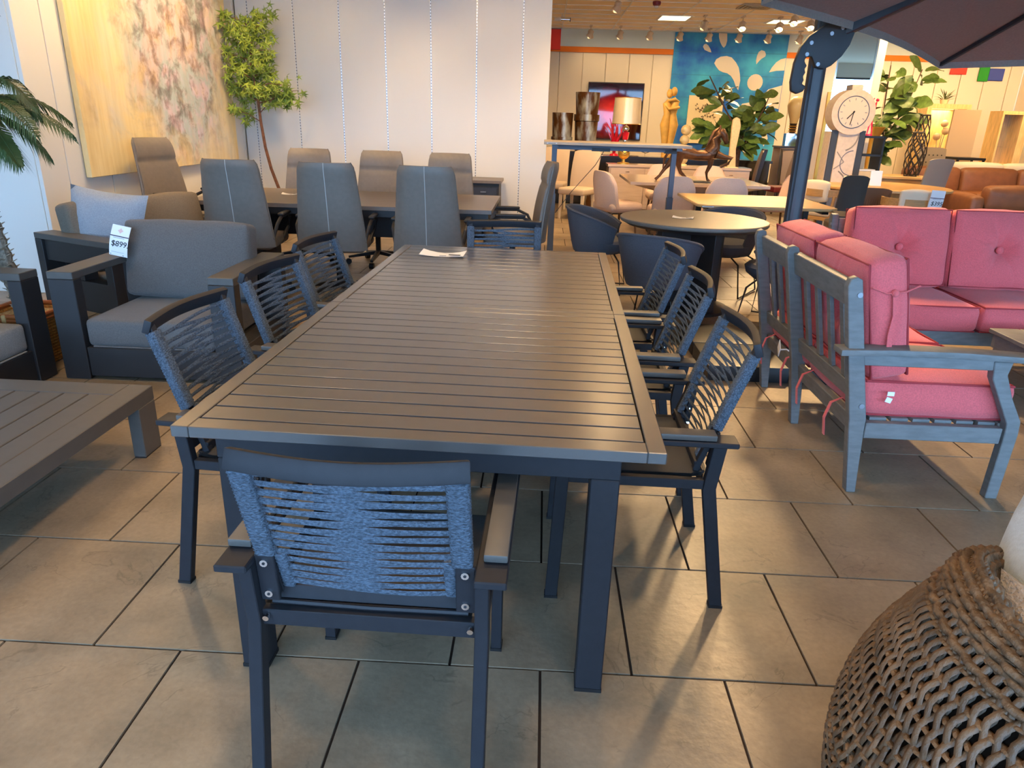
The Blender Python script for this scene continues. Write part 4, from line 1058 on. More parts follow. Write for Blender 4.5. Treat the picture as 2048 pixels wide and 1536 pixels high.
# ================================================================== sit-stand desks
def desk(name, label, x0, x1, y0, y1, zt, topm, legm, chamfer=0.0, thick=.03):
    cx, cy = (x0+x1)/2, (y0+y1)/2; hw, hd = (x1-x0)/2, (y1-y0)/2
    t = thing(name, label, 'desk', (cx, cy, 0))
    k = chamfer
    poly = [(-hw+k, -hd), (hw-k, -hd), (hw, -hd+k), (hw, hd), (-hw, hd), (-hw, -hd+k)] if k else [(-hw, -hd), (hw, -hd), (hw, hd), (-hw, hd)]
    MB().prism(poly, thick, Matrix.Translation((0, 0, zt-thick))).build('desktop', topm, t, bevel=.003)
    MB().bb(-hw+.03, -hw+.14, -hd-.001, -hd+.004, zt-thick+.008, zt-.010).build('maker_plate', mat('plate_grey', srgb(190, 196, 204), .4), t)
    MB().bb(-hw+.045, -hw+.125, -hd-.002, -hd-.0005, zt-thick+.012, zt-.014).build('plate_print', M_ink, t)
    for s in (-1, 1):
        x = s*(hw-.12)
        MB().bb(x-.035, x+.035, -.03, .03, .02, zt*.55).build('leg_outer', legm, t, bevel=.003)
        MB().bb(x-.028, x+.028, -.024, .024, zt*.55, zt-thick-.03).build('leg_inner', legm, t, bevel=.003)
        MB().bb(x-.035, x+.035, -hd+.05, hd-.05, 0, .025).build('foot', legm, t, bevel=.004)
        MB().bb(x-.03, x+.03, -hd+.06, hd-.06, zt-thick-.03, zt-thick-.001).build('bracket', legm, t)
    MB().bb(-hw+.15, hw-.15, -.05, -.01, zt-thick-.055, zt-thick-.005).bb(-hw+.15, hw-.15, .01, .05, zt-thick-.055, zt-thick-.005).build('crossbeam', legm, t)
    return t
M_deskleg = mat('steel_blue_leg', srgb(84, 92, 104), .45, .2)
ds = desk('standing_desk', 'tall grey standing desk raised high beside the end of the partition wall', -.01, 1.55, 7.95, 8.70, 1.26, mat('grey_oak_top', srgb(172, 158, 140), .5, var=.1, scale=5, stretch=(1, 9, 9)), M_deskleg)
MB().tube([(-.1, -.05, 1.20), (-.2, -.04, 1.02), (-.45, -.02, .72), (-.62, 0, .48)], .004, 5).build('cable', M_black, ds)
MB().tube([(.05, 0, 1.20), (.12, .02, 1.15), (.22, .02, 1.20), (.35, .02, 1.16), (.45, 0, 1.20)], .004, 5).build('cable', M_black, ds)
MB().bb(-.25, -.05, -.06, .02, 1.165, 1.20).build('control_box', M_black, ds); MB().bb(.55, .68, -.06, .02, 1.165, 1.20).build('control_box', M_black, ds)
desk('oak_desk', 'lower oak-topped desk with chamfered corner behind the round table', 1.50, 2.84, 7.05, 8.25, .755, M_oak, M_black, .09, .028)
# ================================================================== round table and tub chairs
rt = thing('round_table', 'round dark pedestal table with slate tub chairs around it', 'table', (1.25, 6.03, 0))
MB().lathe([(.02, .712), (.56, .712), (.595, .718), (.60, .728), (.60, .742), (.594, .748), (.02, .748)], 56).build('tabletop', mat('warm_graphite', srgb(110, 104, 96), .4, var=.03, scale=20), rt, True, angle=25)
MB().lathe([(.02, .69), (.54, .69), (.585, .715), (.02, .715)], 56).build('under_bevel', M_char2, rt, True, angle=25)
for k in range(2):
    MB().box((0, 0, .36), (.66, .07, .66), RZ(.5+k*PI/2)).build('pedestal_panel', M_char2, rt, bevel=.004)
MB().lathe([(.36, 0), (.36, .025), (.30, .035), (.02, .035)], 40).build('base_plate', M_char2, rt, True)
leaflet('price_leaflet', 'white leaflet lying on the round table', 1.16, 6.02, .748, .17, .09, D(-15), .012)
def tub_chair():
    c = thing('tub_chair', 'x', 'chair', group='slate tub chairs')
    def S(u, v, side):
        th = D(-218)+D(256)*u; a = abs(2*u-1)
        zt = .745-.16*a**2.2; z = .36+(zt-.36)*v
        r = .215+.085*v**.8+(.0 if side else -.022)
        sy = 1.0
        return (r*math.cos(th)*1.02, r*math.sin(th)*sy, z)
    m = MB().grid(lambda u, v: S(u, v, 1), 40, 12); m.grid(lambda u, v: S(1-u, v, 0), 40, 12)
    n = 40
    for vv in (0, 1):
        pa = [S(k/n, vv, 1) for k in range(n+1)]; pb = [S(k/n, vv, 0) for k in range(n+1)]
        m.add(pa+pb, [(k, k+1, n+2+k, n+1+k) for k in range(n)])
    for uu in (0, 1):
        pa = [S(uu, k/12, 1) for k in range(13)]; pb = [S(uu, k/12, 0) for k in range(13)]
        m.add(pa+pb, [(k, k+1, 14+k, 13+k) for k in range(12)])
    sh = m.build('shell', M_tub, c, True, angle=50)
    MB().tube([S(k/40, 1, .5) for k in range(41)], .012, 6).build('rim', M_tub, sh, True)
    MB().lathe([(.02, .34), (.17, .35), (.23, .40), (.245, .45), (.22, .475), (.02, .48)], 32, (0, .03, 0), 1, 1.12).build('seat', M_tub, c, True)
    for s in (-1, 1):
        MB().tube([(s*.10, -.16, .36), (s*.20, -.22, .30), (s*.25, -.26, .012), (s*.25, .26, .012), (s*.20, .22, .30), (s*.10, .16, .36)], .008, 7).build('wire_leg', M_black, c, True)
    return c
TC = tub_chair()
for k, (x, y, rz, lab) in enumerate([(.86, 5.22, D(-28), 'slate tub chair turned away, nearest to the dining chairs'), (.52, 6.62, D(-100), 'slate tub chair at the left of the round table'),
                                     (1.72, 6.72, D(148), 'slate tub chair behind the round table, mostly its back rim showing'), (1.90, 5.58, D(60), 'slate tub chair at the right of the round table behind the sectional')]):
    if k == 0: TC.location = (x, y, 0); TC.rotation_euler = (0, 0, rz); TC['label'] = lab
    else: dup(TC, lab, (x, y, 0), rz, 'slate tub chairs')
# ================================================================== dining set in taupe gloss with blush chairs
gt = thing('gloss_table', 'taupe gloss dining table carrying a bronze horse', 'table', (2.03, 10.36, 0))
MB().bb(-.90, .90, -.74, .74, .715, .755).build('tabletop', M_gloss, gt, bevel=.003)
M4 = [(-.86, -.70), (.86, -.70), (.86, .70), (-.86, .70)]; M5 = [(-.45, -.30), (.45, -.30), (.45, .30), (-.45, .30)]
MB().add([(x, y, .714) for x, y in M4]+[(x, y, .60) for x, y in M5], [(3, 2, 1, 0), (4, 5, 6, 7), (0, 1, 5, 4), (1, 2, 6, 5), (2, 3, 7, 6), (3, 0, 4, 7)]).build('faceted_underside', M_gloss, gt)
MB().bb(-.40, .40, -.22, .22, .03, .599).build('pedestal', M_gloss, gt, bevel=.004); MB().bb(-.5, .5, -.3, .3, 0, .029).build('plinth', M_char2, gt)
def blush_chair():
    c = thing('blush_chair', 'x', 'chair', group='blush dining chairs')
    def S(u, v, o):
        a = 2*u-1; z = .42+.46*v; top = max(0, (v-.72)/.28)
        hw = .255*(1-.14*top**2.4*1.0); x = hw*math.sin(a*1.25)/math.sin(1.25)
        y = -.24-.05*v+.15*(1-math.cos(a*1.25))*(1-.25*v)+o
        return (x, y, z-.10*abs(a)**3*v)
    m = MB().grid(lambda u, v: S(u, v, -.02), 20, 12); m.grid(lambda u, v: S(1-u, v, .025), 20, 12)
    for vv in (0, 1):
        m.add([S(k/20, vv, -.02) for k in range(21)]+[S(k/20, vv, .025) for k in range(21)], [(k, k+1, 22+k, 21+k) for k in range(20)])
    for uu in (0, 1):
        m.add([S(uu, k/12, -.02) for k in range(13)]+[S(uu, k/12, .025) for k in range(13)], [(k, k+1, 14+k, 13+k) for k in range(12)])
    m.build('backrest', M_blush, c, True, angle=60)
    MB().cushion((0, .02, .43), (.50, .50, .12), .05, (0, 0, .02), 5).build('seat', M_blush, c, True, angle=60)
    for sx in (-1, 1):
        for sy in (-1, 1): MB().tube([(sx*.18, sy*.18, .37), (sx*.21, sy*.21, 0)], .018, 8, scale=[1, .6]).build('leg', mat('brown_leg', srgb(110, 80, 56), .5), c, True)
    return c
BC = blush_chair()
for k, (x, y, rz, lab) in enumerate([(.98, 9.75, D(-62), 'blush armless chair at the left end of the gloss table'), (1.62, 9.35, D(2), 'blush chair with its back to the viewer, left one at the gloss table'),
                                     (2.27, 9.35, D(-2), 'blush chair with its back to the viewer, right one at the gloss table'), (1.86, 11.45, D(180), 'blush chair beyond the gloss table, left of the bronze horse'),
                                     (2.58, 11.45, D(180), 'blush chair beyond the gloss table, right of the bronze horse'), (3.26, 10.45, D(92), 'blush chair at the right end of the gloss table beside the umbrella pole')]):
    if k == 0: BC.location = (x, y, 0); BC.rotation_euler = (0, 0, rz); BC['label'] = lab
    else: dup(BC, lab, (x, y, 0), rz, 'blush dining chairs')
def horse():
    t = thing('horse_sculpture', 'bronze prancing horse sculpture on the gloss table', 'sculpture', (2.05, 9.95, .755))
    Mb = mat('bronze', srgb(96, 66, 44), .35, .55, var=.4, scale=9, bump=.3, bscale=40)
    m = MB()
    def limb(p, r): m.tube([Vector(q) for q in p], 1.0, 9, scale=r)
    limb([(-.33, 0, .36), (-.28, 0, .385), (-.18, 0, .37), (-.05, 0, .34), (.08, 0, .345), (.18, 0, .385), (.23, 0, .42)], [.045, .085, .085, .068, .075, .088, .05])
    limb([(.12, 0, .37), (.17, 0, .46), (.19, 0, .54), (.205, 0, .61), (.235, 0, .65)], [.09, .085, .068, .056, .04])
    limb([(.20, 0, .645), (.25, 0, .635), (.29, 0, .585), (.315, 0, .525), (.325, 0, .49)], [.040, .052, .045, .032, .028])
    limb([(-.29, .05, .37), (-.36, .05, .25), (-.44, .05, .15), (-.50, .05, .06), (-.55, .05, .01)], [.07, .042, .024, .018, .022])
    limb([(-.27, -.05, .36), (-.28, -.05, .22), (-.24, -.05, .12), (-.16, -.05, .05), (-.08, -.05, .012)], [.07, .040, .024, .018, .022])
    limb([(.16, .05, .36), (.16, .05, .22), (.12, .05, .12), (.14, .05, .04), (.17, .05, .008)], [.055, .032, .021, .016, .022])
    limb([(.20, -.05, .36), (.30, -.05, .33), (.41, -.05, .315), (.37, -.05, .25), (.27, -.05, .205)], [.055, .036, .025, .018, .020])
    limb([(-.34, 0, .40), (-.42, 0, .36), (-.46, 0, .28), (-.47, 0, .16)], [.015, .022, .020, .006])
    m.build('horse_body', Mb, t, True, angle=80)
    MB().tube([(.08, 0, .46), (.12, 0, .56), (.15, 0, .64), (.21, 0, .69)], .024, 6, scale=[.5, 1, 1, .5]).build('mane', Mb, t, True)
    for s in (-1, 1): MB().lathe([(.014, 0), (.010, .03), (.001, .055)], 8, (.22, s*.025, .67)).build('ear', Mb, t, True)
    MB().bb(-.10, .36, -.13, .13, 0, .012).build('plinth', M_black, t)
horse()
# ================================================================== sideboard and what stands on it
sb = thing('sideboard', 'long taupe gloss sideboard behind the blush chairs', 'cabinet', (2.24, 12.62, 0))
MB().bb(-1.18, 1.18, -.24, .24, .78, .82).build('top', M_gloss, sb, bevel=.003); MB().bb(-1.16, 1.16, -.22, .23, .08, .779).build('carcass', M_gloss, sb)
for k in range(4):
    d = MB().bb(-1.13+.568*k, -1.13+.556+.568*k, -.238, -.221, .11, .765).build('door', M_gloss, sb, bevel=.002)
    MB().bb(-1.13+.568*k+.25, -1.13+.568*k+.31, -.246, -.239, .70, .712).build('handle', M_chrome, d)
MB().bb(-1.1, 1.1, -.18, .20, 0, .079).build('plinth', M_black, sb)
def table_lamp():
    t = thing('table_lamp', 'table lamp with metallic drum shade and red crystal neck on the sideboard', 'lamp', (1.33, 12.6, .82))
    MB().lathe([(.10, 0), (.10, .02), (.03, .03), (.025, .08)], 20).build('base', M_gold, t, True)
    MB().ball((0, 0, .17), .10, 20, 12).build('gold_globe', M_gold, t, True)
    MB().lathe([(.03, .27), (.045, .30), (.03, .34), (.03, .38)], 16).build('collar', M_chrome, t, True)
    MB().lathe([(.03, .38), (.05, .39), (.065, .50), (.05, .505), (.02, .505)], 8).build('crystal', mat('red_crystal', srgb(214, 20, 44), .1, coat=.5), t)
    MB().ball((0, 0, .555), .055, 16, 10).build('chrome_globe', M_chrome, t, True)
    MB().tube([(0, 0, .60), (0, 0, .68)], .010, 8).build('stem', M_chrome, t)
    m = MB().lathe([(.235, .63), (.215, 1.03)], 40); m.lathe([(.230, .63), (.210, 1.03)], 40)
    m = MB().grid(lambda u, v: ((.235-.02*v)*math.cos(2*PI*u), (.235-.02*v)*math.sin(2*PI*u), .63+.40*v), 40, 4)
    m.grid(lambda u, v: ((.229-.02*v)*math.cos(-2*PI*u), (.229-.02*v)*math.sin(-2*PI*u), .63+.40*v), 40, 4)
    m.build('shade', mat('silver_drum', srgb(206, 190, 160), .28, .35, var=.05, scale=40, stretch=(6, 6, .2)), t, True)
    for z, r in ((.63, .235), (1.03, .215)): MB().tube([(r*math.cos(2*PI*k/32), r*math.sin(2*PI*k/32), z) for k in range(33)], .005, 5).build('shade_ring', M_gold, t)
table_lamp()
bs = thing('ball_sculpture', 'stack of clear bubble glass balls on the sideboard', 'sculpture', (2.33, 12.62, .82))
MB().lathe([(.07, 0), (.07, .02), (.02, .04)], 16).build('foot', M_cream, bs, True)
for k, r in enumerate((.075, .08, .08, .085)): MB().ball((.02*math.sin(k*2), 0, .10+.155*k), r, 16, 10).build('glass_ball', mat('bubble_glass', srgb(238, 214, 160), .15, trans=.6), bs, True)
pd = thing('paddle_sculpture', 'tall smooth cream paddle-shaped sculpture before the fig plant', 'sculpture', (3.09, 12.50, .82))
out = [(-.05, 0), (.09, 0), (.075, .12), (.055, .30), (.075, .50), (.085, .66), (.06, .76), (.0, .79), (-.055, .75), (-.06, .62), (-.05, .40), (-.045, .2)]
MB().prism(out, .06, Matrix(((1, 0, 0, 0), (0, 0, -1, .03), (0, 1, 0, 0), (0, 0, 0, 1)))).build('paddle', mat('sand_stone', srgb(206, 184, 140), .7, var=.08, scale=30), pd, bevel=.018, seg=3)
MB().bb(-.10, .12, -.07, .07, -.0, .012).build('plinth', M_cream, pd)
# fiddle-leaf figs
def leaf_mesh():
    m = MB()
    def P(u, v):
        w = .42*math.sin(PI*min(1, v*.92+.06))**.8*(.55+.55*v)*(1-.25*math.exp(-((v-.42)/.12)**2))
        x = (2*u-1)*w*.62; fold = .16*abs(2*u-1)*w
        return (x, v, fold-.28*v*v+.015*math.sin(v*18)*abs(2*u-1))
    m.grid(P, 6, 9)
    me = m.mesh('leaf', True, angle=80); me.materials.append(M_leaf); return me
LEAF = leaf_mesh()
def fig(label, loc, pot_h, stems, nleaf, seed, lmin, lmax, spread, potm):
    t = thing('fig_plant', label, 'plant', loc); r = random.Random(seed)
    MB().lathe([(.13, 0), (.15, .02), (.19, pot_h), (.17, pot_h), (.16, pot_h-.04), (.02, pot_h-.05)], 24).build('pot', potm, t, True)
    pts_all = []
    for st in stems:
        p = [Vector(q) for q in st]; MB().tube(p, .020, 8, scale=[1.2-.75*i/(len(p)-1) for i in range(len(p))]).build('stem', M_bark, t, True)
        for i in range(len(p)-1):
            for k in range(8): pts_all.append((p[i].lerp(p[i+1], k/8), i/(len(p)-1)+k/8/(len(p)-1)))
    cand = [q for q in pts_all if q[1] > .35]
    for k in range(nleaf):
        q, f = r.choice(cand); az = k*2.399+r.random()*.5; el = r.uniform(-.35, .75)
        L = r.uniform(lmin, lmax); base = q+Vector((math.cos(az)*spread*r.random(), math.sin(az)*spread*r.random()*.6, r.uniform(-.04, .06)))
        o = share('leaf', LEAF, t, base); o.scale = (L*1.25, L, L)
        d = Vector((math.cos(az), math.sin(az)*.8, el)).normalized()
        nz_ = Vector((r.gauss(0, .5), -.7+r.gauss(0, .4), .6+r.gauss(0, .4))); xa = d.cross(nz_).normalized(); za = xa.cross(d).normalized()
        o.rotation_euler = Matrix((xa, d, za)).transposed().to_euler()
    return t
fig('leafy fiddle-leaf fig rising behind the bronze horse', (3.36, 13.25, 0), .35, [[(-.02, 0, .33), (.0, 0, .9), (.02, 0, 1.3), (-.30, 0, 1.75), (-.62, 0, 2.25)], [(.02, 0, .33), (.02, 0, 1.0), (.10, 0, 1.45), (.22, 0, 1.95)], [(.03, 0, .33), (.05, 0, 1.1), (.25, 0, 1.45), (.42, 0, 1.95)], [(.0, .02, .5), (.0, 0, 1.1), (-.35, 0, 1.35), (-.5, 0, 1.45)]], 125, 3, .26, .38, .15, M_char2)
# ================================================================== black console, barrels, statue
bk = thing('black_console', 'long black lacquer console behind the sideboard', 'cabinet', (2.75, 15.0, 0))
MB().bb(-1.7, 1.7, -.28, .28, .80, .85).build('top', mat('black_lacquer', srgb(18, 17, 18), .12, coat=.6), bk, bevel=.003); MB().bb(-1.66, 1.66, -.25, .26, .05, .799).build('carcass', MATS['black_lacquer'], bk)
MB().bb(-1.6, 1.6, -.2, .2, 0, .049).build('plinth', M_black, bk)
rg = thing('glass_sculpture', 'branching red glass sculpture on the black console', 'sculpture', (1.38, 14.95, .85))
Mrg = mat('red_glass', srgb(190, 20, 40), .12, coat=.4, var=.3, scale=12)
MB().lathe([(.09, 0), (.08, .03), (.03, .05)], 16).build('foot', Mrg, rg, True)
r = random.Random(2)
for k in range(7):
    a = k*.9; MB().tube([(0, 0, .04), (.05*math.cos(a), .05*math.sin(a), .25), (.13*math.cos(a+.3), .06*math.sin(a), .42+.05*(k % 3)), (.18*math.cos(a+.2)-.05, .05*math.sin(a), .55+.07*(k % 3))], .022, 7, scale=[1.2, 1, .6, .25]).build('glass_branch', Mrg, rg, True)
def barrel(name, label, loc, specs):
    t = thing(name, label, 'planter', loc)
    Mb = mat('rusty_silver', srgb(132, 84, 38), .35, .4, var=.55, scale=7, col2=srgb(186, 190, 180), stretch=(1, 1, .35), vlo=.46, vhi=.66, bump=.3, bscale=20)
    for (r0, r1, z0, z1, nm) in specs:
        MB().lathe([(r0*.9, z0), (r0, z0+.01), (r1, z1-.01), (r1, z1), (r1-.02, z1), (r1-.03, z1-.06), (.02, z1-.07)], 28).build(nm, Mb, t, True, angle=40)
bc_ = thing('black_cabinet', 'tall black cabinet under the mottled planters', 'cabinet', (.52, 14.15, 0))
MB().bb(-.52, .52, -.28, .28, .03, .95).build('carcass', MATS['black_lacquer'], bc_, bevel=.004)
for s in (0, 1): MB().bb(-.50+.51*s, -.01+.51*s, -.296, -.281, .06, .92).build('door', MATS['black_lacquer'], bc_, bevel=.003)
MB().bb(-.48, .48, -.24, .24, 0, .029).build('plinth', M_black, bc_)
barrel('metal_planter', 'short mottled rusty silver planter, left of the tall stack', (.31, 14.1, .95), [(.17, .195, 0, .66, 'bucket'), (.20, .20, .18, .24, 'band')])
barrel('metal_planter', 'tall stacked mottled rusty silver planters with a wide band', (.75, 14.1, .95), [(.19, .215, 0, .54, 'bucket'), (.235, .235, .52, .64, 'band'), (.20, .225, .62, 1.02, 'bucket')])
barrel('metal_planter', 'mottled metal planter standing on the floor behind the beige chair', (.86, 13.2, 0), [(.15, .19, 0, .36, 'bucket')])
st = thing('embrace_statue', 'yellow stone statue of an embracing couple on a plinth', 'sculpture', (2.58, 16.0, 0))
Mst = mat('amber_stone', srgb(222, 178, 92), .5, var=.12, scale=8)
MB().bb(-.16, .16, -.16, .16, 0, .80).build('plinth', Mst, st, bevel=.005)
m = MB()
for s, h in ((-1, 0), (1, .04)):
    m.tube([(s*.05, 0, .80), (s*.055, 0, 1.05), (s*.065, 0, 1.25), (s*.085, 0, 1.45), (s*.055, 0, 1.66), (s*.075, 0, 1.86+h), (s*.04, 0, 1.94+h)], 1, 12, scale=[.055, .06, .085, .105, .075, .095, .045])
    m.ball((s*.045, 0, 2.06+h), .075, 14, 10, (.85, 1, 1.2))
m.tube([(-.13, -.03, 1.86), (-.05, -.12, 1.76), (.10, -.10, 1.78), (.16, -.02, 1.80)], .032, 8); m.tube([(.15, -.02, 1.90), (.06, -.10, 1.95), (-.08, -.10, 1.92)], .030, 8)
m.build('figures', Mst, st, True, angle=80)
# ================================================================== wall art on the far wall
ra = thing('red_glass_art', 'dark red glass art panel with a glowing centre on the far wall', 'painting', (1.73, 19.46, 1.07))
Mra = bpy.data.materials.new('red_burst'); Mra.use_nodes = True; nt = Mra.node_tree; N = nt.nodes; L = nt.links; b = N['Principled BSDF']; b.inputs['Roughness'].default_value = .04; b.inputs['Coat Weight'].default_value = .6
tc = N.new('ShaderNodeTexCoord'); mp = N.new('ShaderNodeMapping'); mp.inputs['Location'].default_value = (.12*1.5, 0, -.60*1.5); mp.inputs['Scale'].default_value = (1.5, 0, 1.5); L.new(tc.outputs['Object'], mp.inputs[0])
g = N.new('ShaderNodeTexGradient'); g.gradient_type = 'SPHERICAL'; L.new(mp.outputs[0], g.inputs[0])
nz = N.new('ShaderNodeTexNoise'); nz.inputs['Scale'].default_value = 9; L.new(tc.outputs['Object'], nz.inputs['Vector'])
ad = N.new('ShaderNodeMath'); ad.operation = 'MULTIPLY_ADD'; ad.inputs[1].default_value = .25; L.new(nz.outputs[0], ad.inputs[0]); L.new(g.outputs['Fac'], ad.inputs[2])
rp = N.new('ShaderNodeValToRGB'); L.new(ad.outputs[0], rp.inputs[0]); e = rp.color_ramp.elements; e[0].position = .12; e[0].color = (*srgb(40, 8, 14), 1); e[1].position = .95; e[1].color = (*srgb(236, 30, 44), 1); x_ = e.new(.5); x_.color = (*srgb(130, 16, 26), 1)
L.new(rp.outputs[0], b.inputs['Base Color'])
MB().bb(-.68, .68, -.03, 0, 0, 1.31).build('panel', Mra, ra, bevel=.003)
MB().bb(-.70, .70, -.035, 0, 1.311, 1.335).bb(-.70, .70, -.035, 0, -.025, -.001).bb(-.70, -.681, -.035, 0, 0, 1.31).bb(.681, .70, -.035, 0, 0, 1.31).build('frame', M_black, ra)
bn = thing('splash_banner', 'tall blue wall banner with cream splash shapes', 'banner', (4.45, 19.45, .65))
Mbn = mat('blue_wash', srgb(26, 112, 222), .7, var=.25, scale=1.1, col2=srgb(70, 190, 226), detail=5, vlo=.38, vhi=.66)
MB().bb(-1.38, 1.38, -.012, 0, 0, 2.93).build('sheet', Mbn, bn)
for k in range(5): MB().bb(-1.38, 1.38, -.014, -.0121, .42+.52*k, .428+.52*k).build('sheet_seam', mat('seam_blue', srgb(50, 120, 170), .7), bn)
SH = [[(4.12, 3.58), (4.13, 3.5), (4.17, 3.39), (4.23, 3.3), (4.28, 3.26), (4.32, 3.31), (4.34, 3.41), (4.32, 3.58)], [(3.77, 3.27), (3.79, 3.32), (3.84, 3.34), (3.9, 3.3), (3.96, 3.22), (3.99, 3.15), (3.93, 3.16), (3.82, 3.2)],
      [(5.12, 2.91), (5.1, 2.99), (5.11, 3.11), (5.14, 3.19), (5.2, 3.23), (5.28, 3.21), (5.32, 3.14), (5.31, 3.09), (5.23, 3.04), (5.17, 2.98)],
      [(4.09, 2.91), (4.13, 3.0), (4.23, 3.06), (4.37, 3.08), (4.5, 3.05), (4.62, 2.94), (4.7, 2.83), (4.75, 2.68), (4.78, 2.53), (4.76, 2.31), (4.68, 2.41), (4.62, 2.53), (4.54, 2.63), (4.44, 2.69), (4.33, 2.71), (4.23, 2.75), (4.15, 2.83)],
      [(5.46, 2.74), (5.51, 2.85), (5.6, 2.97), (5.7, 3.04), (5.82, 3.07), (5.82, 2.79), (5.63, 2.78)], [(5.148+.19*math.cos(k*PI/10), 2.50+.19*math.sin(k*PI/10)) for k in range(20)],
      [(5.3, 2.1), (5.5, 2.35), (5.82, 2.45), (5.82, 1.9), (5.6, 1.95)], [(4.7, 1.6), (4.9, 2.0), (5.15, 2.05), (5.3, 1.75), (5.0, 1.5)], [(5.5, 1.25), (5.58, 1.0), (5.66, 1.2), (5.6, 1.35)]]
for s_ in SH:
    MB().prism([(x-4.45, -(z-.65)) for x, z in s_], .004, Matrix(((1, 0, 0, 0), (0, 0, 1, -.0185), (0, -1, 0, 0), (0, 0, 0, 1)))).build('splash_shape', M_wallcream, bn)
bf = thing('butterfly_canvas', 'cream canvas scattered with small dark paper butterflies', 'painting', (3.99, 19.42, 1.03))
MB().bb(-.43, .43, -.04, 0, 0, 1.13).build('canvas', mat('cream_canvas', srgb(236, 220, 178), .7), bf, bevel=.004)
r = random.Random(8); bm_ = MB().add([(0, 0, 0), (.045, -.03, .035), (.04, -.025, -.03), (-.045, -.03, .035), (-.04, -.025, -.03)], [(0, 2, 1), (0, 3, 4)]).mesh('paper_butterfly'); bm_.materials.append(mat('butterfly_grey', srgb(120, 104, 80), .7))
for k in range(30):
    x = r.gauss(.02, .16); z = .18+.75*r.random()**1.3
    share('paper_butterfly', bm_, bf, (max(-.38, min(.38, x)), -.041, z), (0, r.uniform(-1, 1), 0), (.8+.5*r.random(),)*3)
for nm, lab, x0_, x1_, z0_, z1_, colr in (('red_sign', 'plain red square hanging beside the partition near the ceiling', -.03, .28, 3.11, 3.58, srgb(240, 60, 44)), ('red_sign', 'plain red square hanging on the orange band at the far right', 9.83, 10.22, 2.81, 3.13, srgb(240, 60, 44)), ('green_sign', 'green upright banner beside a blue square on the far wall', 10.52, 10.76, 2.67, 3.15, srgb(30, 150, 40)), ('blue_sign', 'blue square banner beside the green one on the far wall', 10.765, 11.12, 2.69, 2.97, srgb(60, 80, 170))):
    s_ = thing(nm, lab, 'sign', ((x0_+x1_)/2, 19.452, z0_)); w_, h_ = (x1_-x0_)/2, z1_-z0_
    MB().bb(-w_, w_, -.02, .0, .012, h_-.012).build('sheet', mat(nm+'_sheet', colr, .6), s_, bevel=.002)
    MB().tube([(-w_, -.01, h_-.008), (w_, -.01, h_-.008)], .008, 6).tube([(-w_, -.01, .006), (w_, -.01, .006)], .006, 6).build('batten', mat(nm+'_batten', tuple(c*.7 for c in colr), .5), s_)
# ================================================================== chairs and furniture of the showroom
def panel_chair(name, label, loc, rz, w, d, zs, zt, seatm, backm, legm, lean=.10, group=None, backtop=1.0, frame=False, cat='chair'):
    t = thing(name, label, cat, loc, rz, group); hw, hd = w/2, d/2
    MB().cushion((0, .0, zs-.05), (w, d, .10), .03, (0, 0, .012), 5).build('seat', seatm, t, True, angle=60)
    m = MB()
    def S(u, v, s):
        x = (2*u-1)*hw*(backtop+(1-backtop)*(1-v)); z = zs-.06+(zt-zs+.06)*v-.03*abs(2*u-1)**4*v
        return (x, -hd+.03-lean*v*v+s*.028*(1-.5*abs(2*u-1)**8)+.02*(2*u-1)**2, z)
    m.grid(lambda u, v: S(u, v, -1), 8, 8); m.grid(lambda u, v: S(1-u, v, 1), 8, 8)
    for vv in (0, 1): m.add([S(k/8, vv, -1) for k in range(9)]+[S(k/8, vv, 1) for k in range(9)], [(k, k+1, 10+k, 9+k) for k in range(8)])
    for uu in (0, 1): m.add([S(uu, k/8, -1) for k in range(9)]+[S(uu, k/8, 1) for k in range(9)], [(k, k+1, 10+k, 9+k) for k in range(8)])
    m.build('backrest', backm, t, True, angle=50)
    if frame:
        for s in (-1, 1):
            MB().sweep([(s*(hw+.012), -hd-.02, 0), (s*(hw+.012), -hd+.02, zs), (s*(hw+.012), -hd+.02-lean, zt+.02)], [(-.014, -.03), (.014, -.03), (.014, .03), (-.014, .03)], up=(0, 1, 0)).build('side_frame', legm, t)
        MB().bb(-hw-.026, hw+.026, -hd+.0-lean, -hd+.04-lean, zt, zt+.025).build('top_frame', legm, t)
        for s in (-1, 1): MB().tube([(s*hw*.9, hd-.05, zs-.09), (s*hw*.9, hd-.02, 0)], .018, 6).build('leg', legm, t)
    else:
        for sx in (-1, 1):
            for sy in (-1, 1): MB().bar((sx*(hw-.04), sy*(hd-.05), zs-.09), (sx*(hw-.035), sy*(hd-.035), 0), .045, .045, (0, 1, 0), .03, .03).build('leg', legm, t)
    return t
M_paleleg = mat('pale_leg', srgb(212, 196, 172), .5)
panel_chair('parsons_chair', 'tall beige upholstered chair under the standing desk, nearer one', (.55, 11.75, 0), D(152), .46, .50, .48, 1.04, M_beige, M_beige, M_paleleg, .12, 'beige parsons chairs')
panel_chair('parsons_chair', 'tall beige upholstered chair under the standing desk, farther one', (.16, 12.75, 0), D(170), .46, .50, .48, 1.04, M_beige, M_beige, M_paleleg, .12, 'beige parsons chairs')
M_darkwood = mat('espresso_wood', srgb(50, 40, 36), .35, coat=.2)
panel_chair('framed_chair', 'dark framed chair with pale back, left of three by the blue banner', (3.78, 14.15, 0), D(80), .44, .46, .47, 1.06, mat('wine_seat', srgb(110, 30, 40), .6), mat('pale_back', srgb(178, 160, 148), .7), M_darkwood, .10, 'dark framed chairs', 1, True)
panel_chair('framed_chair', 'dark framed chair with pale back, middle of three by the blue banner', (4.32, 13.60, 0), D(100), .44, .46, .47, 1.06, MATS['wine_seat'], MATS['pale_back'], M_darkwood, .10, 'dark framed chairs', 1, True)
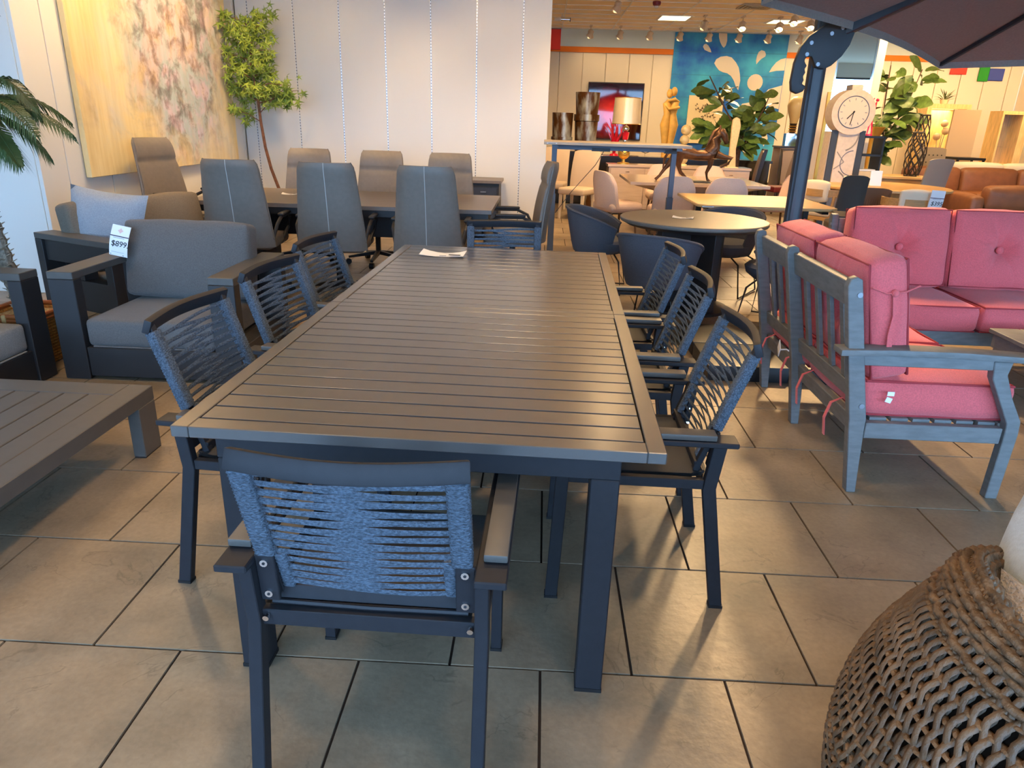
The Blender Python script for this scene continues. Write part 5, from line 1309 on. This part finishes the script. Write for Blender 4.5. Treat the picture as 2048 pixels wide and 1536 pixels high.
panel_chair('framed_chair', 'dark framed chair with pale back, right of three before the bulb lamp', (4.78, 14.30, 0), D(178), .44, .46, .47, 1.06, MATS['pale_back'], MATS['pale_back'], M_darkwood, .10, 'dark framed chairs', 1, True)
bcx = thing('taupe_chest', 'taupe chest with dark rim carrying the bulb lamp', 'cabinet', (4.95, 15.05, 0))
MB().bb(-.36, .36, -.24, .24, .05, 1.10).build('carcass', MATS['pale_back'], bcx, bevel=.003); MB().bb(-.38, .38, -.26, .26, 1.101, 1.13).build('top', M_darkwood, bcx)
for k in range(3): MB().bb(-.34, .34, -.256, -.241, .08+.345*k, .405+.345*k).build('drawer', MATS['pale_back'], bcx, bevel=.003)
MB().bb(-.33, .33, -.2, .2, 0, .049).build('plinth', M_darkwood, bcx)
bl = thing('bulb_lamp', 'oversized light-bulb lamp on a silver block', 'lamp', (4.82, 15.0, 1.13))
MB().bb(-.13, .13, -.08, .08, 0, .24).build('silver_block', M_chrome, bl, bevel=.005)
MB().lathe([(.05, .24), (.06, .26), (.065, .40), (.075, .42)], 18).build('socket', M_darkwood, bl, True)
for k in range(3): MB().tube([(.07*math.cos(2*PI*q/20), .07*math.sin(2*PI*q/20), .28+.045*k) for q in range(21)], .009, 5).build('thread', M_gold, bl)
MB().lathe([(.07, .42), (.085, .50), (.14, .64), (.16, .74), (.14, .84), (.08, .90), (.005, .915)], 26).build('glass_bulb', mat('bulb_glass', srgb(236, 214, 160), .2, trans=.3), bl, True)
rp_ = thing('red_canvas', 'narrow dark red canvas standing behind the umbrella pole', 'painting', (5.42, 15.5, 0))
MB().bb(-.26, .26, -.02, .02, .02, 2.12).build('canvas', mat('deep_red_art', srgb(140, 14, 24), .3, var=.7, scale=1.6), rp_, bevel=.003); MB().bb(-.24, .24, -.10, .10, 0, .019).build('foot', M_black, rp_)
# ------------------------------------------------------------------ long-case clock
def clock():
    t = thing('floor_clock', 'pale wooden floor clock with round face beside the mirrored column', 'clock', (4.30, 11.0, 0))
    Mc = mat('whitewash', srgb(206, 192, 174), .6, var=.06, scale=20); Mbk = mat('slate_black', srgb(52, 58, 66), .5)
    def ring(r0, r1, y0, y1, nm, mt, par=None, z=1.70, n=40):
        m = MB(); P = lambda a, r, y: (r*math.cos(a), y, z+r*math.sin(a))
        m.grid(lambda u, v: P(2*PI*u, r0+(r1-r0)*v, y0), n, 1); m.grid(lambda u, v: P(2*PI*u, r1, y0+(y1-y0)*v), n, 1); m.grid(lambda u, v: P(-2*PI*u, r0+(r1-r0)*v, y1), n, 1)
        return m.build(nm, mt, par or t, True, angle=30)
    MB().bb(-.26, .27, -.05, .20, 0, .06).build('plinth', Mbk, t, bevel=.004)
    MB().bb(-.14, .15, -.10, -.062, .06, 1.44).build('door', Mc, t, bevel=.003)
    MB().bb(-.24, .24, -.06, .18, .06, 1.44).build('case', Mc, t)
    MB().bb(-.23, -.145, -.085, -.061, .06, 1.46).build('side_glass', Mbk, t, bevel=.002); MB().bb(.155, .24, -.085, -.061, .06, 1.46).build('side_glass', Mbk, t, bevel=.002)
    h = ring(.0, .30, -.13, .14, 'clock_head', Mc)
    ring(.205, .216, -.134, -.13, 'dial_ring', mat('navy_ring', srgb(66, 78, 104), .5), h)
    ring(.0, .205, -.1315, -.13, 'dial', mat('dial_cream', srgb(214, 200, 182), .7), h)
    for k in range(12):
        a = k*PI/6; d = Vector((math.sin(a), 0, math.cos(a))); p = Vector((0, -.134, 1.70))
        MB().bar(p+d*.155, p+d*.185, .010, .003, (0, 1, 0)).build('hour_mark', M_greyink, h)
    p = Vector((0, -.137, 1.70))
    for ang, ln, w in ((D(188), .17, .010), (D(222), .12, .012)):
        d = Vector((math.sin(ang), 0, math.cos(ang))); MB().bar(p-d*.02, p+d*ln, w, .003, (0, 1, 0)).build('clock_hand', M_ink, h)
    MB().tube([(0, -.130, 1.70), (0, -.142, 1.70)], .012, 10).build('hand_pin', M_ink, h)
    MB().bb(-.07, .09, -.10, .12, 1.96, 2.06).build('crest', Mc, t, bevel=.02, seg=2)
    MB().bar((-.20, -.08, 1.88), (-.06, -.08, 1.98), .03, .03).bar((.20, -.08, 1.90), (.10, -.08, 1.98), .03, .03).build('crest_bracket', Mbk, t)
    dr = [d_ for d_ in t.children if d_.name.startswith('door')][0]
    def arc(cx, cz, r, a0, a1, w, mt): MB().tube([(cx+r*math.cos(a0+(a1-a0)*k/20), -.102, cz+r*math.sin(a0+(a1-a0)*k/20)) for k in range(21)], w, 5).build('stencilled_line', mt, dr)
    Mg = mat('stencil_grey', srgb(140, 134, 128), .7)
    arc(.12, 1.02, .17, D(95), D(265), .005, mat('stencil_blue', srgb(84, 92, 116), .7)); arc(-.08, 1.40, .22, D(290), D(360), .010, Mg); arc(-.22, .62, .33, D(5), D(60), .009, Mg)
    MB().bar((-.12, -.102, 1.17), (.0, -.102, 1.03), .012, .004, (0, 1, 0)).bar((.0, -.102, 1.03), (-.13, -.102, .93), .012, .004, (0, 1, 0)).build('stencilled_line', Mg, dr)
clock()
et = thing('black_etagere', 'black open shelf unit with white boxes beside the floor clock', 'shelf', (4.93, 11.68, 0))
for z in (.02, .38, .74, 1.10, 1.36): MB().bb(-.15, .15, -.18, .18, z, z+.03).build('shelf_board', M_black, et)
for s in (-1, 1): MB().bb(s*.15-.012, s*.15+.012, -.18, .18, 0, 1.391).build('side', M_black, et)
for k, z in enumerate((.41, .77)):
    bx = thing('white_box', 'white box on the %s shelf of the black shelf unit' % ('lower' if k == 0 else 'upper'), 'box', (4.93, 11.66, z)); MB().bb(-.12, .12, -.10, .10, 0, .11).build('box_body', M_cream, bx, bevel=.004); MB().bb(-.125, .125, -.105, .105, .111, .14).build('lid', M_white, bx, bevel=.003)
fg = thing('figure_sculpture', 'small bright pink figure sculpture above the black shelf unit', 'sculpture', (4.88, 11.62, 1.391))
Mfg = mat('pink_glass', srgb(240, 50, 90), .25, coat=.4)
MB().lathe([(.05, 0), (.05, .02), (.02, .03)], 12).build('foot', Mfg, fg, True)
FS = .68
m = MB(); m.tube([(-.05, 0, .02), (-.03, 0, .20), (0, 0, .40), (.02, 0, .60), (.04, 0, .70)], 1, 8, scale=[.012, .020, .028, .030, .015]); m.tube([(.06, 0, .02), (.03, 0, .20), (.0, 0, .38)], 1, 8, scale=[.012, .018, .024]); m.tube([(.02, 0, .62), (-.06, 0, .68), (-.02, 0, .78)], .010, 6); m.ball((.05, 0, .74), .035); m.v = [(x*FS, y*FS, z*FS) for x, y, z in m.v]
m.build('figure', Mfg, fg, True)
# ------------------------------------------------------------------ console with vases, fig, grey chair
wc = thing('wooden_console', 'pale wooden console carrying gold and black lattice vases', 'table', (5.75, 12.60, 0))
MB().bb(-.62, .62, -.34, .34, .74, .78).build('top', M_oak, wc, bevel=.003); MB().bb(-.58, .58, -.30, .30, .60, .739).build('apron', M_oakdk, wc)
for sx in (-1, 1):
    for sy in (-1, 1): MB().bb(sx*.56-.03, sx*.56+.03, sy*.28-.03, sy*.28+.03, 0, .599).build('leg', M_oakdk, wc)
gv = thing('gold_vase', 'tall flared gold vase before the fig plant', 'vase', (5.30, 12.42, .78))
MB().lathe([(.075, 0), (.08, .02), (.055, .06), (.05, .10), (.065, .30), (.07, .48), (.095, .62), (.15, .74), (.14, .745), (.085, .63), (.05, .50)], 28).build('vase_body', M_gold, gv, True)
MB().lathe([(.085, 0), (.085, .012), (.06, .02)], 20).build('foot_ring', M_gold, gv, True)
def lattice_vase(label, loc, h, r0, seed):
    t = thing('lattice_vase', label, 'vase', loc); m = MB(); n = 7; rows = 8
    prof = lambda v: r0*(.72+.55*math.sin(PI*(v*.9+.08))**1.2)
    def P(i, j):
        v = j/rows; a = 2*PI*(i+(.5 if j % 2 else 0))/n+.12*noise.noise(Vector((i*1.3, j*1.7, seed))); return Vector((prof(v)*math.cos(a), prof(v)*math.sin(a), h*v))
    for j in range(rows+1):
        for i in range(n):
            if j < rows:
                m.tube([P(i, j), P(i, j+1)], .009, 5); m.tube([P(i, j), P((i-1) if j % 2 == 0 else (i+1), j+1)], .009, 5)
    for j in (0, rows): m.tube([P(i, j) for i in range(n+1)], .014, 6)
    m.build('lattice', mat('black_lattice', srgb(40, 32, 28), .5), t, True); MB().lathe([(.01, 0), (r0*.8, 0), (r0*.8, .012), (.01, .012)], 16).build('base', MATS['black_lattice'], t)
lattice_vase('tall black lattice vase standing at the front of the console', (6.02, 12.44, .78), .68, .11, 1)
lattice_vase('black lattice vase behind the front one, mostly hidden by fig leaves', (6.24, 12.80, .78), .95, .10, 5)
fig('fiddle-leaf fig with broad leaves right of the mirrored column', (5.78, 13.30, 0), .50, [[(-.05, 0, .48), (-.06, 0, .9), (.08, 0, 1.3), (-.02, 0, 1.7), (-.05, 0, 2.5)], [(.04, 0, .48), (.04, 0, .95), (.10, 0, 1.35), (.35, 0, 1.9), (.48, 0, 2.45)], [(.02, .0, .48), (.0, 0, 1.0), (-.20, 0, 1.3), (-.45, 0, 1.6)]], 120, 13, .28, .42, .16, mat('aubergine_pot', srgb(70, 54, 58), .4))
panel_chair('grey_chair', 'grey upholstered panel-back chair before the lattice vase', (5.95, 11.80, 0), D(12), .42, .45, .47, 1.10, mat('mid_grey', srgb(140, 132, 126), .85), MATS['mid_grey'], M_darkwood, .10)
# ------------------------------------------------------------------ round oak table and its chairs
wt = thing('oak_round_table', 'large round honey oak table beyond the red sectional', 'table', (4.72, 10.55, 0))
MB().lathe([(.02, .70), (.85, .70), (.90, .715), (.90, .74), (.885, .75), (.02, .75)], 56).build('tabletop', M_oak, wt, True, angle=25)
MB().lathe([(.45, 0), (.45, .05), (.26, .10), (.22, .35), (.30, .69), (.02, .699)], 32).build('pedestal', M_oakdk, wt, True)
ts = thing('table_sign', 'small white tablet sign standing on the round oak table', 'sign', (4.60, 10.45, .75), D(0))
MB().box((0, 0, .10), (.16, .012, .20), RX(-.12)).build('panel', mat('sign_white', srgb(220, 230, 235), .3), ts, bevel=.003); MB().bb(-.075, .075, -.03, .06, 0, .012).build('stand', M_white, ts)
def wood_arm_chair(label, loc, rz):
    t = thing('oak_armchair', label, 'chair', loc, rz, 'oak armchairs')
    pts = [(.29*math.cos(a), .02+.27*math.sin(a), .70+.03*math.cos(a*2)*0) for a in [D(-200)+D(220)*k/24 for k in range(25)]]
    MB().sweep(pts, [(-.014, -.045), (.014, -.045), (.014, .045), (-.014, .045)], up=(0, 0, 1)).build('curved_arm', M_oakdk, t, True, angle=40)
    MB().cushion((0, -.20, .72), (.36, .07, .24), .034, (.0, .01, .02), 4).build('back_pad', M_creams, t, True, angle=60)
    MB().cushion((0, .02, .45), (.48, .46, .09), .04, (0, 0, .015), 4).build('seat', M_creams, t, True, angle=60)
    MB().bb(-.23, .23, -.20, .23, .36, .405).build('seat_frame', M_oakdk, t, bevel=.004)
    for sx in (-1, 1):
        for sy in (-1, 1): MB().tube([(sx*.24, sy*.16, .67), (sx*.22, sy*.18, .38), (sx*.24, sy*.22, 0)], .020, 8).build('leg', M_oakdk, t, True)
    return t
wood_arm_chair('oak armchair with cream pad at the left of the round oak table', (3.68, 9.72, 0), D(-55))
wood_arm_chair('oak armchair with white pad and price tag, behind the red cushions', (4.28, 8.72, 0), D(-10))
price_tag('white price tag hanging on the oak armchair', '$395', (4.42, 8.42, .62), D(-3), .15, .24, .0, .04, False)
panel_chair('dark_leather_chair', 'dark grey leather chair with rounded high back behind the sectional', (3.50, 8.62, 0), D(-8), .30, .44, .47, 1.00, mat('dark_leather', srgb(70, 66, 62), .4), MATS['dark_leather'], M_black, .12, None, .92)
rb = panel_chair('ribbed_chair', 'brown chair with vertical ribbed back at the round oak table', (4.02, 9.32, 0), D(-5), .42, .44, .46, .82, mat('mocha', srgb(110, 88, 74), .7), MATS['mocha'], M_oakdk, .08)
for k in range(15): MB().tube([(-.19+.027*k, -.222-.0, .47), (-.19+.027*k, -.262, .80)], .009, 6).build('rib', MATS['mocha'], rb, True)
# dark drawer unit and a rounded grey chair glimpsed over the sectional
ns = thing('drawer_unit', 'dark wood drawer unit with bar handle behind the umbrella pole', 'cabinet', (2.88, 6.72, 0), D(-14))
MB().bb(-.20, .20, -.22, .22, .04, .73).build('carcass', mat('dark_oak', srgb(70, 62, 56), .5, var=.15, scale=6, stretch=(9, 9, 1)), ns, bevel=.003); MB().bb(-.21, .21, -.23, .23, .731, .75).build('top', MATS['dark_oak'], ns)
for k in range(2):
    d = MB().bb(-.185, .185, -.236, -.221, .07+.33*k, .385+.33*k).build('drawer', MATS['dark_oak'], ns, bevel=.003); MB().tube([(-.07, -.237, .27+.33*k), (-.07, -.255, .27+.33*k), (.07, -.255, .27+.33*k), (.07, -.237, .27+.33*k)], .006, 6).build('handle', M_chrome, d)
MB().bb(-.18, .18, -.2, .2, 0, .039).build('plinth', M_black, ns)
panel_chair('grey_lounge_chair', 'grey rounded lounge chair top peeking over the right red cushions', (4.55, 7.1, 0), D(20), .74, .60, .42, .86, M_tub, M_tub, M_black, .16, None, .55)
# ------------------------------------------------------------------ sofas of the showroom
def block_sofa(name, label, loc, rz, w, d, ht, mt, n, arm_h):
    t = thing(name, label, 'sofa', loc, rz); hw, hd = w/2, d/2
    MB().cushion((0, 0, .20), (w, d, .32), .03, (0, 0, 0), 3).build('base', mt, t, True, angle=60)
    for s in (-1, 1): MB().cushion((s*(hw-.11), 0, arm_h/2+.02), (.22, d, arm_h-.04), .07, (0, .0, .02), 4).build('arm', mt, t, True, angle=60)
    iw = w-.46
    for k in range(n):
        x = -iw/2+iw*(k+.5)/n
        MB().cushion((x, .10, .42), (iw/n-.012, d-.34, .16), .05, (0, 0, .02), 4).build('seat_cushion', mt, t, True, angle=60)
        MB().cushion((x, -hd+.15, ht/2+.20), (iw/n-.012, .24, ht-.40), .08, (0, .03, .02), 5, None, RX(.12)).build('back_cushion', mt, t, True, angle=60)
    for sx in (-1, 1):
        for sy in (-1, 1): MB().bb(sx*(hw-.1)-.03, sx*(hw-.1)+.03, sy*(hd-.1)-.03, sy*(hd-.1)+.03, 0, .05).build('foot', M_black, t)
    return t
block_sofa('leather_sofa', 'brown leather sofa, farther run of the sectional at the right edge', (8.05, 13.45, 0), D(180), 3.5, 1.0, .88, M_browns, 3, .66)
block_sofa('leather_sofa', 'brown leather sofa, nearer run with its back to the viewer at the right edge', (7.55, 11.35, 0), D(0), 2.7, .95, .76, M_browns, 2, .62)
block_sofa('cream_sofa', 'cream sofa behind the brown leather one', (9.0, 15.35, 0), D(0), 2.5, .95, .93, M_creams, 2, .66)
tfc = panel_chair('tufted_chair', 'grey tufted wing chair behind the cream sofa', (8.52, 16.55, 0), D(180), .52, .52, .48, 1.16, mat('grey_velvet', srgb(130, 116, 98), .7, sheen=.3), MATS['grey_velvet'], M_black, .10, None, 1.12)
for i in range(3):
    for j in range(5): MB().ball((-.18+.09*j+(.045 if i % 2 else 0), -.19-.02*i, .70+.15*i), .014, 8, 6).build('button', M_ink, tfc, True)
bb_ = thing('black_side_table', 'black side table right of the tufted chair', 'table', (9.12, 16.6, 0)); MB().bb(-.30, .30, -.25, .25, .93, .98).build('top', M_black, bb_, bevel=.003)
for sx in (-1, 1):
    for sy in (-1, 1): MB().bb(sx*.27-.02, sx*.27+.02, sy*.22-.02, sy*.22+.02, 0, .929).build('leg', M_black, bb_)
# ------------------------------------------------------------------ lit vitrine, panels, glass case
vt = thing('display_vitrine', 'pale wooden vitrine glowing inside at the far right', 'cabinet', (9.45, 18.6, 0))
Mv = mat('knotty_pine', srgb(222, 188, 126), .6, var=.15, scale=4, stretch=(6, 6, 1)); Mvi = mat('vitrine_glow', (1.0, .80, .36), .6, emit=1.1)
MB().bb(-.50, .50, -.25, .25, .0, .95).build('base_cabinet', Mv, vt, bevel=.004); MB().bb(-.50, -.40, -.25, .25, .951, 2.10).bb(.40, .50, -.25, .25, .951, 2.10).bb(-.399, .399, -.25, .25, 2.0, 2.10).build('frame', Mv, vt)
MB().bb(-.399, .399, .20, .22, .951, 1.999).build('back_panel', Mv, vt); MB().bb(-.3, .3, -.05, .05, 1.985, 1.999).build('strip_lamp', Mvi, vt)
ld = bpy.data.lights.new('vitrine_light', 'AREA'); ld.size = .5; ld.energy = 14; ld.color = (1, .78, .35); lo = bpy.data.objects.new('vitrine_light', ld); COL.objects.link(lo); lo.location = (9.45, 18.6, 1.97)
MB().bb(-.399, .399, -.245, -.240, .951, 1.999).build('pane', M_pane, vt)
vs_ = thing('ball_stem_sculpture', 'grey ball and stem sculpture inside the glowing vitrine', 'sculpture', (9.50, 18.55, .951))
for k, (x, z) in enumerate(((-.10, .42), (.08, .55), (.02, .72))):
    MB().tube([(x*.3, 0, .02), (x, 0, z)], .010, 6).build('stem', M_metal, vs_); MB().ball((x, 0, z), .085, 14, 9).build('ball', mat('pewter', srgb(150, 130, 110), .5), vs_, True)
MB().lathe([(.10, 0), (.10, .02), (.02, .025)], 16).build('base', M_metal, vs_)
r = random.Random(9)
vp = thing('spiky_plant', 'spiky green plant on top of the vitrine', 'plant', (9.42, 18.6, 2.10)); MB().lathe([(.07, 0), (.10, .10), (.09, .10), (.02, .08)], 14).build('pot', M_cream, vp, True)
for k in range(34):
    a = r.random()*6.28; e = r.uniform(.2, 1.3); d = Vector((math.cos(a)*math.cos(e)*1.3, math.sin(a)*math.cos(e)*.7, math.sin(e))); L_ = r.uniform(.25, .45); s = Vector((-math.sin(a), math.cos(a), 0))*.014
    MB().add([(0, 0, .08), tuple(d*L_*.5+s+Vector((0, 0, .08))), tuple(d*L_+Vector((0, 0, .02))), tuple(d*L_*.5-s+Vector((0, 0, .08)))], [(0, 1, 2, 3)]).build('leaf', M_leaf, vp)
tp = thing('room_divider', 'plain taupe room-divider panel between vitrine and glass case', 'divider', (9.12, 16.95, 0)); MB().bb(-.29, .29, -.025, .025, .03, 1.95).build('board', mat('taupe_board', srgb(190, 164, 130), .8), tp, bevel=.004); MB().bb(-.25, .25, -.15, .15, 0, .029).build('foot', M_black, tp)
gc = thing('glass_case', 'narrow glass display case in a pale frame at the right edge', 'cabinet', (10.25, 17.3, 0))
MB().bb(-.30, .30, -.25, .25, 0, .85).build('base_cabinet', Mv, gc, bevel=.004); MB().bb(-.30, -.26, -.25, .25, .851, 1.95).bb(.14, .30, -.25, .25, .851, 1.95).bb(-.259, .139, -.25, .25, 1.88, 1.95).build('frame', Mv, gc)
MB().bb(-.259, .139, -.246, -.242, .851, 1.879).build('pane', M_pane, gc); MB().bb(-.259, .139, .20, .22, .851, 1.879).build('back_mirror', M_mirror, gc)
for z in (1.2, 1.54): MB().bb(-.255, .135, -.20, .19, z, z+.008).build('glass_shelf', M_pane, gc)
